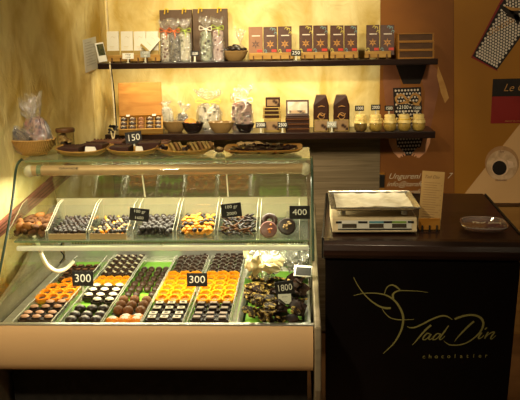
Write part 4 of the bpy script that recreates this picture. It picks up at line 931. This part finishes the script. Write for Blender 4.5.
def medal(px, py, Y, r, m, label, kind):
    p = atY(px, py, Y); M = frame(p, R(28)); t = thing('round_chocolate', label, 'round chocolate', M=M, group='large round chocolates')
    if kind == 'ring':
        bm = B(); torus(bm, (0, 0, 0), r*.66, r*.34, 24, 8, flat=.5); obj('chocolate_ring', bm, m, t, smooth=True)
    else:
        obj('chocolate_disc', lathe(B(), [(.0005, -.008), (r*.9, -.008), (r, 0), (r*.85, .007), (.0005, .009)], seg=24), m, t, smooth=True)
        rs = random.Random(kind)
        bm = B()
        for k in range(12 if kind == 'nuts' else 6):
            a_ = rs.uniform(0, 6.3); q = rs.uniform(0, .6)*r; blob(bm, (q*math.cos(a_), q*math.sin(a_), .010), (.005, .004, .004), .3, 8, k, 1)
        obj('nut_topping', bm, TANN if kind == 'nuts' else ORANGE, t, smooth=True)
medal(269.5, 221, 3.03, .033, CHOC2, 'dark brown ring-shaped chocolate behind the mauve disc', 'ring')
medal(268.5, 229.5, 2.985, .034, PURP, 'mauve round chocolate with orange bits in the right bin', 'bits')
medal(287, 226.5, 3.01, .035, CHOC, 'dark round chocolate topped with nuts in the right bin', 'nuts')

# ------------------------------------------------------------------ on top of the case
ZC = ZT
t0 = bowl(34.5, 46, 159, 143.5, 3.24, ZC, 'large shallow woven basket at the left end of the case top', WICKERD, WICKERD, None, name='bread_basket', sy=.8, flat=.5)
bx = WM[t0.name].to_translation()
def leanbag(dx, dy, dz, ry, rx, w, h, fl, fill, rib, label, seed, depth=.45, fh=.93):
    M = Matrix.Translation((bx.x+dx, bx.y+dy, ZC+dz)) @ Matrix.Rotation(ry, 4, 'Y') @ Matrix.Rotation(rx, 4, 'X')
    return cello_bag(0, 0, 0, 0, 0, 3.2, 0, label, fill, rib, M=M, w=w, h=h, flare=fl, seed=seed, depth=depth, group='cellophane bags in the woven basket', fillh=fh)
F9 = speck('dark_bag_sweets', (.07, .025, .01), (.015, .006, .004), 40, .3); F10 = speck('speckled_bark', (.36, .16, .09), (.10, .025, .012), 65, .3); F11 = speck('olive_sweets', (.20, .17, .06), (.08, .05, .02), 50, .3)
leanbag(.030, -.006, .020, R(-14), R(-14), .10, .15, .085, F10, None, 'cellophane bag of speckled reddish bark standing in the woven basket', 21)
leanbag(-.012, -.035, .040, R(-58), R(-12), .085, .125, .06, F9, YELR, 'cellophane bag of dark sweets leaning left over the basket rim', 22)
leanbag(.060, .035, .025, R(-22), R(-12), .055, .13, .06, F11, None, 'cellophane bag of olive-brown sweets at the right of the woven basket', 23)
leanbag(.005, .040, .03, R(-16), R(-8), .09, .11, .09, F10, None, 'cellophane bag at the back of the woven basket with tall twisted top', 24)
# glass jar with wooden lid
p = atZ(73, 149, ZC)
t = thing('candy_jar', 'glass jar with a flat wooden lid on the case top', 'jar', (p.x, 3.30, ZC)); r = .036; h = .088
obj('glass_body', lathe(B(), [(.001, .001), (r*.95, .001), (r, .006), (r, h)], seg=24), JARGL, t, smooth=True)
obj('wooden_lid', lathe(B(), [(.001, h), (r*1.08, h), (r*1.12, h+.004), (r*1.12, h+.012), (r*1.05, h+.016), (.001, h+.017)], seg=24), DWOOD, t, smooth=True)
js = None
for k in range(22):
    M = Matrix.Translation((p.x+rnd.uniform(-.018, .018), 3.30+rnd.uniform(-.018, .018), ZC+.012+k*.0030)) @ Matrix.Rotation(k, 4, 'Z')
    big = k > 11
    if k in (0, 12): js = tag(obj('jar_sweet', blob(B(), (0, 0, 0), (.013, .010, .009), .3, 8, k), TANN if big else CHOC, smooth=True), 'tan sweet in the upper half of the wooden-lidded jar' if big else 'dark sweet in the lower half of the wooden-lidded jar', 'sweet', 'sweets in the wooden-lidded jar', M)
    else: e = js.copy(); COL.objects.link(e); e.matrix_world = M
# wooden trays
def boat(px0, px1, pyf, Y, d, label, h=.029, rz=0, name='wooden_tray', m=LWOOD, lift=1):
    a = atY(px0, pyf, Y).x; b = atY(px1, pyf, Y).x; w = b-a
    t = thing(name, label, 'tray', M=Matrix.Translation(((a+b)/2, Y, ZC)) @ Matrix.Rotation(rz, 4, 'Z'), group='wooden trays on the case top')
    bm = B(); nx, ny = 16, 8; g = []
    for top in (0, 1):
        layer = []
        for i in range(nx+1):
            row = []
            for j in range(ny+1):
                u = i/nx*2-1; v = j/ny*2-1; e = max(abs(u)**4, abs(v)**3)
                x = u*w/2*(1-.06*abs(v)**4); y = v*d/2*(1-.10*abs(u)**4)
                z = h*e*(.75+.25*lift*abs(u)**3)+.0006+(.004 if top else 0)+.006*lift*abs(u)**3
                row.append(bm.verts.new((x, y, z)))
            layer.append(row)
        g.append(layer)
    for L_ in g:
        for i in range(nx):
            for j in range(ny): bm.faces.new((L_[i][j], L_[i+1][j], L_[i+1][j+1], L_[i][j+1]))
    for i in range(nx):
        for j in (0, ny): bm.faces.new((g[0][i][j], g[0][i+1][j], g[1][i+1][j], g[1][i][j]))
    for j in range(ny):
        for i in (0, nx): bm.faces.new((g[0][i][j], g[0][i][j+1], g[1][i][j+1], g[1][i][j]))
    bmesh.ops.recalc_face_normals(bm, faces=bm.faces[:]); obj('tray_body', bm, m, t, smooth=True); return t
boat(59, 110, 161, 3.215, .15, 'leftmost wooden tray on the case top, with a dark slab and white paper', rz=R(4))
boat(109, 160, 160.5, 3.215, .15, 'wooden tray behind the 150 sign, second from the left', rz=R(3))
boat(158, 214, 160.5, 3.215, .15, 'wooden tray of tan nougat slices, third from the left', rz=R(3))
boat(214.5, 225, 157, 3.26, .05, 'tiny dark wooden dish between the third and fourth trays', h=.012, m=DWOOD)
boat(225, 302.5, 159.5, 3.235, .19, 'widest wooden tray, full of dark shards at the right end of the case top', h=.026, lift=.2, m=OWOOD)
SLAB = mat('chocolate_slab', (.034, .013, .010), .5, c2=(.05, .020, .014), scale=30, bump=.15); SLABR = mat('reddish_slab', (.085, .030, .017), .5, c2=(.16, .065, .035), scale=30)
def slab(px, pyb, Y, w, d, h, label, m, rz=0, z=None, lean=0, group='thick chocolate slabs on the case top'):
    p = atY(px, pyb, Y); t = thing('chocolate_slab', label, 'chocolate slab', M=Matrix.Translation((p.x, Y, z if z is not None else ZC+.016)) @ Matrix.Rotation(rz, 4, 'Z') @ Matrix.Rotation(lean, 4, 'X'), group=group)
    bm = poly(B(), [(-w/2, -d/2, 0), (w/2*.9, -d/2, 0), (w/2, d/2, 0), (-w/2*.9, d/2, 0)], (0, 0, h)); obj('slab', bm, m, t, bevel=.003)
    n = 10; bm = B()
    for i in range(n): blob(bm, (-w/2+.008+(w-.02)*i/(n-1), d/2-.006, h+.001), (.005, .005, .004), .2, 8, i, 1)
    obj('crimped_edge', bm, m, t, smooth=True); return t
slab(72, 158, 3.19, .095, .075, .026, 'dark chocolate slab in the leftmost wooden tray, in front', SLAB, R(-4))
slab(95, 154, 3.25, .105, .07, .028, 'dark chocolate slab behind the white paper in the leftmost tray', SLAB, R(-8), z=ZC+.0165)
slab(109, 150, 3.355, .150, .07, .042, 'long reddish-brown chocolate slab lying behind the leftmost trays', SLABR, 0, z=ZC+.0006)
slab(122, 158, 3.185, .085, .07, .028, 'dark chocolate slab at the left of the second wooden tray', SLAB, R(-3))
slab(150, 154, 3.25, .095, .07, .034, 'dark chocolate slab at the right rear of the second wooden tray', SLAB, R(8), z=ZC+.0165)
slab(158, 150, 3.355, .11, .06, .036, 'reddish-brown slab behind the gap of the second and third trays', SLABR, 0, z=ZC+.0006)
for cx, Yp, l, s in ((91.5, 3.185, 'folded white paper beside the dark slab in the leftmost tray', .05), (140, 3.185, 'folded white paper standing in the second wooden tray', .034)):
    p = atY(cx, 156, Yp); bm = B()
    for k in range(3): poly(bm, [(-s/2, -.02+.01*k, 0), (s/2, -.02+.01*k, 0), (s/2*.6, .002+.01*k, .026-.003*k), (-s/2*.9, .002+.01*k, .028-.004*k)], (0, .0016, .0008))
    tag(obj('folded_paper', bm, PAPER), l, 'paper', 'folded papers on the trays', Matrix.Translation((p.x, Yp, ZC+.012)) @ Matrix.Rotation(R(8), 4, 'Z'))
csign(126, 131.5, 142, 144, 3.30, ['150'], 'black chalk price sign reading 150, standing on the case top', roll=R(7), foot=ZC, fs=.95, lean=R(12))
NOU = mat('tan_nougat', (.42, .27, .09), .55, c2=(.30, .24, .07), scale=60, lo=.45, hi=.6); NOU2 = mat('brown_nougat', (.20, .10, .04), .5, c2=(.32, .18, .06), scale=60)
nm = []
for k, m_ in enumerate((NOU, NOU2, NOU)):
    bm = box(B(), (0, 0, 0), (.009, .052+.004*k, .036)); bmesh.ops.subdivide_edges(bm, edges=bm.edges[:], cuts=2)
    for v in bm.verts: v.co += v.co.normalized()*.002*noise.noise(v.co*90+Vector((k, 0, 0)))
    me = bpy.data.meshes.new('nougat_slice'); bm.to_mesh(me); bm.free(); me.materials.append(m_); nm.append(me)
for k in range(11):
    px = 172+k*3.9; p = atY(px, 155, 3.215)
    if k in (3, 4): 
        continue
    o = bpy.data.objects.new('nougat_slice', nm[k % 3]); COL.objects.link(o)
    o.matrix_world = Matrix.Translation((p.x, 3.215+.012*math.sin(k), ZC+.031+.0005*k)) @ Matrix.Rotation(R(-28), 4, 'Y') @ Matrix.Rotation(R(22), 4, 'Z')
    tag(o, 'tan nougat slice leaning in the row in the third wooden tray', 'nougat slice', 'nougat slices in the third tray')
for cx, n_, l in ((163.5, 9, 'small dark cluster at the left tip of the nougat tray'), (186.5, 9, 'small dark cluster in the middle of the nougat slices')):
    mm = None
    for k in range(n_):
        p = atY(cx+rnd.uniform(-3, 3.5), 155, 3.17 if cx > 180 else 3.21)
        M = Matrix.Translation((p.x, p.y+rnd.uniform(-.015, .01), ZC+.018+rnd.uniform(0, .022))) @ Matrix.Rotation(k, 4, 'X')
        if mm is None: mm = tag(obj('dark_cluster', blob(B(), (0, 0, 0), (.009, .009, .008), .5, 9, 4, 1), CHOC), l, 'chocolate', 'dark clusters in the nougat tray', M)
        else: e = mm.copy(); COL.objects.link(e); e.matrix_world = M
BS = []
for k, m_ in enumerate((mat('shard_black', (.022, .010, .008), .22, c2=(.06, .028, .02), scale=40), DNUT2, DNUT, TANN)):
    bm = blob(B(), (0, 0, 0), (.016, .009, .004), .5, 10, k, 2); me = bpy.data.meshes.new('chocolate_flake'); bm.to_mesh(me); bm.free(); me.materials.append(m_); BS.append(me)
a = atY(231, 157, 3.235).x; b = atY(297, 157, 3.235).x
for k in range(120):
    f = rnd.random(); x = a+(b-a)*f; y = 3.165+.135*rnd.random(); left = f < .25
    o = bpy.data.objects.new('chocolate_flake', BS[(2 if rnd.random() < .6 else 0) if left else (0 if rnd.random() < .7 else 1)]); COL.objects.link(o)
    o.matrix_world = Matrix.Translation((x, y, ZC+.010+.020*rnd.random()*(1-((f-.5)*1.6)**4))) @ Matrix.Rotation(rnd.uniform(0, 6), 4, 'Z') @ Matrix.Rotation(rnd.uniform(-.6, .6), 4, 'X')
    tag(o, 'nutty flake at the left end of the widest wooden tray' if left else 'shiny dark flake in the widest wooden tray', 'chocolate flake', 'dark flakes in the widest tray')
for k in range(3):
    p = atY(246+k*8, 146, 3.31); o = bpy.data.objects.new('chocolate_cluster', nm[1]); COL.objects.link(o)
    me = obj('tan_cluster', blob(B(), (0, 0, 0), (.020, .012, .010), .4, 8, k), TANN, smooth=True); COL.objects.unlink(o)
    tag(me, 'tan lump at the rear left of the widest wooden tray', 'chocolate', 'tan lumps in the widest tray', Matrix.Translation((p.x-.02, 3.30, ZC+.030)))
me = obj('tan_pebble', blob(B(), (0, 0, 0), (.016, .012, .007), .4, 8, 2), TANN, smooth=True); tag(me, 'tan nut cluster in the tiny dark dish', 'chocolate', None, Matrix.Translation((atY(219, 154, 3.26).x, 3.26, ZC+.0165)))

# ------------------------------------------------------------------ cash desk
DM = Matrix.Translation((.095, 2.80, 0)) @ Matrix.Rotation(R(-3), 4, 'Z')
desk = thing('cash_desk', 'black and dark wood cash desk with a gold hummingbird emblem', 'cash desk', M=DM)
DW, DD, DZ = .695, .83, 1.0
lip = [(DD, DZ), (.012, DZ), (-.012, DZ-.003), (-.034, DZ-.014), (-.044, DZ-.032), (-.044, DZ-.050), (-.034, DZ-.064), (-.015, DZ-.072), (.06, DZ-.074), (DD, DZ-.074)]
obj('desk_top', poly(B(), [(-.006, y, z) for y, z in lip], (DW+.018, 0, 0)), DESKWOOD, desk, bevel=.002)
SL = .16   # the front slants back towards the floor
def dy(z): return -.020+SL*(DZ-.074-z)
obj('front_panel', poly(B(), [(0, dy(DZ-.076), DZ-.076), (DW, dy(DZ-.076), DZ-.076), (DW, dy(.02), .02), (0, dy(.02), .02)], (0, .02, 0)), DESKBLACK, desk)
for X in (0, DW-.02): obj('side_panel', poly(B(), [(X, dy(DZ-.076)+.021, DZ-.076), (X, DD-.01, DZ-.076), (X, DD-.01, 0), (X, dy(0)+.021, 0)], (.02, 0, 0)), DESKBLACK, desk)
obj('back_panel', box(B(), (DW/2, DD-.02, .46), (DW-.045, .02, .92)), DESKBLACK, desk)
obj('edge_trim', box(B(), (-.010, DD/2-.01, DZ-.035), (.007, DD-.02, .078)), BLACKM, desk, bevel=.002)
obj('edge_trim', box(B(), (DW+.018, DD/2-.01, DZ-.035), (.009, DD-.02, .078)), BLACKM, desk, bevel=.002)
# emblem on the front panel
npan = (DM.to_3x3() @ Vector((0, -1, -SL)).normalized()); ppan = DM @ Vector((0, dy(.9)-.0012, .9))
def fp_(x, y):
    d = ray(x, y); return EYE+d*((ppan-EYE).dot(npan)/d.dot(npan))
def stroke(name, pts, ws, par=desk):
    k = 2.75/789; bm = B(); ribbon(bm, [fp_(x, y) for x, y in pts], [w_*k for w_ in ws], npan, .0006); return obj(name, bm, GOLDINK, par, world=True)
em = stroke('hummingbird_emblem', [(353.6, 277), (357, 284), (362.5, 292), (369.5, 299.5), (378, 305.5), (385, 308), (390.8, 308)], [.5, .8, 1.2, 1.6, 2.2, 2.4])
stroke('bird_stroke', [(353.8, 295.5), (361, 293.8), (370, 293), (380, 293.7), (388, 296), (395, 301), (400, 308), (403, 316), (402.8, 324), (400, 333), (394, 343), (388, 349), (383.3, 353.5)], [.4, .8, 1.0, 1.2, 1.6, 2.0, 2.3, 2.3, 2.2, 2.0, 1.6, 1.0, .5], em)
stroke('bird_stroke', [(382, 308.5), (385, 313), (390, 317.5), (397, 319.5), (406, 319.7), (414, 319.3)], [.5, .8, 1.0, 1.0, .7, .4], em)
stroke('bird_head', [(384.5, 293.8), (386, 289), (388.5, 286), (392, 285), (396, 286.5), (400, 290)], [.8, .9, 1.0, 1.4, 1.8, 1.2], em)
stroke('bird_head', [(393.2, 298.8), (393, 294.5), (395.5, 292), (400, 290.6), (409, 290.7), (420, 291.3), (428, 292.4)], [2.2, 2.2, 1.5, 1.0, .8, .6, .3], em)
wd = stroke('brand_lettering', [(407, 326.3), (410, 327.6), (415, 327.3), (422, 324.3), (432, 319.2), (441, 316), (447, 316.4), (452.4, 319.6)], [.5, 1.2, 1.8, 1.9, 1.9, 1.9, 1.6, .5])
stroke('letter_stroke', [(431, 325), (426.5, 329), (420.5, 335.5), (416, 341), (412.4, 344.8)], [2.2, 2.2, 1.8, 1.2, .5], wd)
stroke('letter_stroke', [(430.5, 334.3), (427.5, 333.3), (424.3, 336), (422.8, 339), (425, 339.6), (428, 337.5), (431, 333.8)], [1.1, 1.2, 1.6, 1.4, 1.0, 1.0, 1.1], wd)
stroke('letter_stroke', [(431.2, 334), (428.8, 338), (429.8, 339.6), (432.5, 338.2)], [1.4, 1.6, 1.0, .8], wd)
stroke('letter_stroke', [(440.3, 334.3), (437.3, 333.6), (434, 336.4), (432.8, 339.2), (435, 339.5), (438, 337.4), (441, 333.6)], [1.1, 1.2, 1.6, 1.4, 1.0, 1.0, 1.1], wd)
stroke('letter_stroke', [(448.6, 325.5), (444.5, 331.5), (439.8, 338), (441, 339.5), (445, 336)], [1.0, 1.7, 1.7, 1.0, .4], wd)
stroke('letter_stroke', [(474, 321.3), (469, 325.5), (462, 332.5), (457.5, 337.5), (454.5, 341.5)], [2.0, 2.1, 1.6, 1.0, .4], wd)
stroke('letter_stroke', [(454.6, 319.2), (460, 317), (468, 315.1), (476, 315.5), (481.5, 318.7), (483.3, 324), (480.8, 331), (474, 338), (466, 343), (458, 345), (450, 344.8), (446.5, 343), (443.8, 341)], [2.2, 2.3, 2.2, 2.2, 2.4, 2.3, 1.8, 1.4, 1.3, 1.3, 1.2, .8, .4], wd)
stroke('letter_stroke', [(481.8, 332.5), (478.8, 336.5), (478.8, 338.6), (481.5, 337.6), (484, 335)], [1.5, 1.7, 1.2, .8, .5], wd)
stroke('letter_stroke', [(486.8, 327.5), (484.9, 329.5)], [1.3, 1.3], wd)
stroke('letter_stroke', [(488.3, 331.8), (486.4, 335), (484.6, 338.6)], [1.3, 1.5, 1.2], wd)
stroke('letter_stroke', [(485.2, 337.6), (489, 334), (493.4, 331.9), (494.2, 332.8), (491.6, 336), (490.6, 338.4), (492, 338.7), (495.9, 335.4)], [.7, .9, 1.2, 1.5, 1.5, 1.2, .8, .4], wd)
for i, ch in enumerate('chocolatier'):
    px = 423.8+i*6.22; p = fp_(px, 355.6-i*.09); 
    cu = bpy.data.curves.new('letter', 'FONT'); cu.body = ch; cu.size = .024; cu.align_x = 'CENTER'; cu.extrude = .0003; cu.resolution_u = 3; cu.offset = .0001
    cu.materials.append(GOLDINK)
    zl = npan; yl = (Vector((0, 0, 1))-zl*zl.z).normalized(); xl = yl.cross(zl); p = fp_(px, 358.3-i*.09)
    Mw = Matrix((xl, yl, zl)).transposed().to_4x4(); Mw.translation = p+npan*.0004; tomesh('letter', cu, wd, DM.inverted() @ Mw)

# scale
sp = atZ(374.5, 234.5, DZ); SC = Matrix.Translation((sp.x, sp.y, DZ)) @ Matrix.Rotation(R(0), 4, 'Z')
sw = atZ(416.5, 234.5, DZ).x-atZ(332, 234.5, DZ).x
t = thing('kitchen_scale', 'cream electronic shop scale with a paper-lined steel pan, on the cash desk', 'scale', M=SC)
SCB = mat('scale_cream_plastic', (.62, .50, .30), .4)
obj('housing', poly(B(), [(-sw/2, 0, .008), (-sw/2, -.004, .012), (-sw/2, .006, .062), (-sw/2, .26, .068), (-sw/2, .26, .008)], (sw, 0, 0)), SCB, t, bevel=.003)
zz0 = .036
FM = Matrix.Translation((0, .0012, .037)) @ Matrix.Rotation(R(-11.3), 4, 'X')
dp = obj('display_panel', box(B(), (0, -.0025, 0), (sw*.87, .001, .034), FM), PAPER, t)
for x, wdt, m_ in ((-.30, .17, BLACKM), (0.02, .17, BLACKM), (.29, .17, BLACKM)):
    obj('lcd_window', box(B(), (x*sw, -.0036, -.004), (wdt*sw, .001, .015), FM), mat('lcd_dark', (.06, .045, .03), .25), dp)
for x, m_ in ((-.30, WHITEP), (.02, mat('blue_label', (.10, .26, .30), .4)), (.29, mat('green_label', (.18, .30, .06), .4))):
    obj('colour_label', box(B(), (x*sw, -.0036, .0095), (.17*sw, .001, .008), FM), m_, dp)
for x in (-.425, -.14, .155, .425): obj('black_band', box(B(), (x*sw+(.0), -.0034, .0095), ((.07 if abs(x) > .3 else .11)*sw, .001, .008), FM), BLACKM, dp)
obj('black_band', box(B(), (0, -.0034, -.0165), (sw*.87, .001, .004), FM), BLACKM, dp)
for x in (-.37, .37):
    for y in (.05, .20): obj('pan_support', lathe(B(), [(.012, .0655), (.010, .0895)], (x*sw, y, 0), 12, close=True), STEEL, t, smooth=True)
for x in (-.42, .42):
    for y in (.03, .23): obj('foot', lathe(B(), [(.011, .0003), (.012, .009)], (x*sw, y, 0), 12, close=True), BLACKM, t)
pan = B(); PW, PD = sw*1.03, .30
def pr(z, wx, dy_, cy): return [pan.verts.new(p_) for p_ in ((-wx/2, cy-dy_/2, z), (wx/2, cy-dy_/2, z), (wx/2, cy+dy_/2, z), (-wx/2, cy+dy_/2, z))]
rs_ = [pr(.090, PW*.86, PD*.80, .125), pr(.108, PW, PD, .125), pr(.111, PW+.006, PD+.006, .125), pr(.105, PW+.006, PD+.006, .125)]
pan.faces.new(rs_[0])
for a_, b_ in zip(rs_, rs_[1:]):
    for k in range(4): pan.faces.new((a_[k], a_[(k+1) % 4], b_[(k+1) % 4], b_[k]))
po = obj('weighing_pan', pan, mat('pan_steel', (.6, .55, .45), .25, .9, c2=(.68, .62, .5), scale=20), t, bevel=.002)
bm = B(); bmesh.ops.create_grid(bm, x_segments=24, y_segments=16, size=.5)
for v in bm.verts:
    x, y = v.co.x, v.co.y; v.co = Vector((x*PW*.88, .125+y*PD*.84, .0935+.006*noise.noise(Vector((x*9, y*9, 1)))+.012*max(0, (max(abs(x), abs(y))-.42)/.08)))
ppo = obj('lining_paper', bm, mat('glossy_paper', (.62, .56, .40), .3, c2=(.88, .83, .66), scale=14, bump=.7, spec=.5), t, smooth=True)

# menu card in its wooden stand
cp_ = atZ(429, 231, DZ); CM = frame((cp_.x, cp_.y, DZ), R(9), R(-2), R(-3))
t = thing('card_stand', 'small wooden stand with pegs holding the menu card on the desk', 'card stand', M=Matrix.Translation((cp_.x-.001, cp_.y-.006, DZ)))
obj('base_board', box(B(), (0, .016, .005), (.078, .045, .009)), DWOOD, t, bevel=.001); obj('front_rail', box(B(), (0, -.004, .028), (.078, .005, .048)), OWOOD, t, bevel=.001)
for x in (-.027, -.0, .027): obj('peg', box(B(), (x, -.010, .013), (.005, .006, .026)), BLACKM, t)
t = thing('menu_card', 'tall kraft paper menu card with fine print standing beside the scale', 'menu card', M=frame((cp_.x+.000, cp_.y+.004, DZ+.0105), R(8), R(-3), R(-4)))
hc = (atY(430, 171, cp_.y+.03).z-DZ-.01); wc = .083
obj('card', box(B(), (0, hc/2, 0), (wc, hc, .0012)), KRAFT, t)
INKB = mat('brown_print', (.13, .07, .03), .7); bm = B()
for k in range(15):
    y = hc*(.80-.043*k); x1 = wc*(.20 if k % 3 else .34); box(bm, ((-wc*.38+x1)/2, y, .0008), (wc*.38+x1, .0011, .0003))
    if k % 2: box(bm, (wc*.40, y, .0008), (wc*.06, .0011, .0003))
obj('printed_lines', bm, INKB, t)
text('heading', 'Tad Din', .017, INKB, t, -.006, hc*.90, .0008, shear=.4)

# clear dish
q = atZ(483, 229, DZ); t = thing('clear_dish', 'low clear acrylic change dish on black feet at the right of the desk', 'dish', M=Matrix.Translation((q.x, q.y-.005, DZ)) @ Matrix.Rotation(R(-6), 4, 'Z'))
bm = B(); n = 40; A_ = []
def sq(a, rx, ry):
    c_, s_ = math.cos(a), math.sin(a); e = .62
    return (rx*math.copysign(abs(c_)**e, c_)*(1+.10*math.sin(a)*0), ry*math.copysign(abs(s_)**e, s_))
def rgq(z, f): return [bm.verts.new((*sq(2*PI*i/n, 0.084*f, .098*f), z)) for i in range(n)]
rr = [rgq(.012, .93), rgq(.022, 1.0), rgq(.026, 1.0), rgq(.026, .94), rgq(.016, .90)]
bm.faces.new(list(reversed(rr[0])))
for a_, b_ in zip(rr, rr[1:]):
    for i in range(n): bm.faces.new((a_[i], a_[(i+1) % n], b_[(i+1) % n], b_[i]))
bm.faces.new(rr[-1]); obj('dish_body', bm, glass('dish_acrylic', (.86, .76, .72), .12, .10, 2, milk=.13, milkc=(.55, .42, .38)), t, smooth=False)
bm = B(); tube(bm, [(*sq(2*PI*i/n, .084, .098), .0255) for i in range(n+1)], .0020, 5); obj('rim', bm, glass('dish_rim', (.9, .8, .75), .08, .3, 1.5, milk=.4, milkc=(.8, .7, .62)), t, smooth=True)
for a_ in (.7, 2.4, 3.9, 5.5):
    x_, y_ = sq(a_, .066, .078); obj('foot', lathe(B(), [(.007, .0003), (.006, .0125)], (x_, y_, 0), 10, close=True), JARGL, t)
text('lettering', 'Tad Din', .034, CREAMINK, t, .005, 0, .0262, shear=.4)

# ------------------------------------------------------------------ light
def area(name, loc, target, size, power, col=(1, .82, .55), sy=None, spread=PI):
    l = bpy.data.lights.new(name, 'AREA'); l.energy = power; l.color = col; l.size = size; l.spread = spread
    if sy: l.shape = 'RECTANGLE'; l.size_y = sy
    o = bpy.data.objects.new(name, l); COL.objects.link(o); o.location = loc
    o.rotation_euler = (Vector(target)-Vector(loc)).to_track_quat('-Z', 'Y').to_euler(); return o
def spot(name, loc, target, power, ang, col=(1, .80, .50), rad=.05, blend=.6):
    l = bpy.data.lights.new(name, 'SPOT'); l.energy = power; l.color = col; l.spot_size = R(ang); l.spot_blend = blend; l.shadow_soft_size = rad
    o = bpy.data.objects.new(name, l); COL.objects.link(o); o.location = loc
    o.rotation_euler = (Vector(target)-Vector(loc)).to_track_quat('-Z', 'Y').to_euler(); return o
WARM = (1, .83, .53)
spot('ceiling_spot', (-.85, 3.2, 2.7), (-.75, 4.4, 1.75), 68, 66, WARM, .08, .9)
spot('ceiling_spot', (-.1, 3.2, 2.7), (-.1, 4.4, 1.75), 85, 66, WARM, .08, .9)
spot('ceiling_spot', (-.4, 2.3, 2.3), (-.35, 4.4, 1.30), 90, 42, WARM, .1, .9)
area('shelf_strip_light', (-.30, 4.17, US-.036), (-.30, 4.36, 1.2), 1.3, 4, WARM, .03)
area('case_lamp', ((XL+XR)/2, 3.10, 1.186), ((XL+XR)/2, 3.06, .8), XR-XL-.1, 10, (1, .90, .66), .03)
area('case_shelf_lamp', ((XL+XR)/2+.05, 2.985, ZS-.05), ((XL+XR)/2+.05, 3.03, .7), XR-XL-.15, 4.2, (1, .90, .66), .02)
spot('ceiling_spot', (-.75, 2.5, 2.6), (-.85, 3.25, 1.28), 45, 40, WARM, .06, .9)  # added spot that brightens the woven basket at the left
spot('ceiling_spot', (.38, 2.7, 2.75), (.25, 2.98, 1.0), 58, 24, WARM, .06, .7)
spot('ceiling_spot', (-1.0, .9, 2.7), (-.6, 2.8, .95), 175, 60, WARM, .08, .9)  # front fill light, added to brighten the case panel
spot('ceiling_spot', (.9, 1.2, 2.7), (.9, 4.3, 1.2), 110, 50, WARM, .08, .9)
w_ = bpy.data.worlds.new('room_glow'); scn.world = w_; w_.use_nodes = True
w_.node_tree.nodes['Background'].inputs[0].default_value = (1, .74, .42, 1); w_.node_tree.nodes['Background'].inputs[1].default_value = .05
scn.view_settings.view_transform = 'Standard'; scn.view_settings.look = 'None'; scn.view_settings.exposure = .3; scn.view_settings.gamma = 1
scn.cycles.transparent_max_bounces = 24
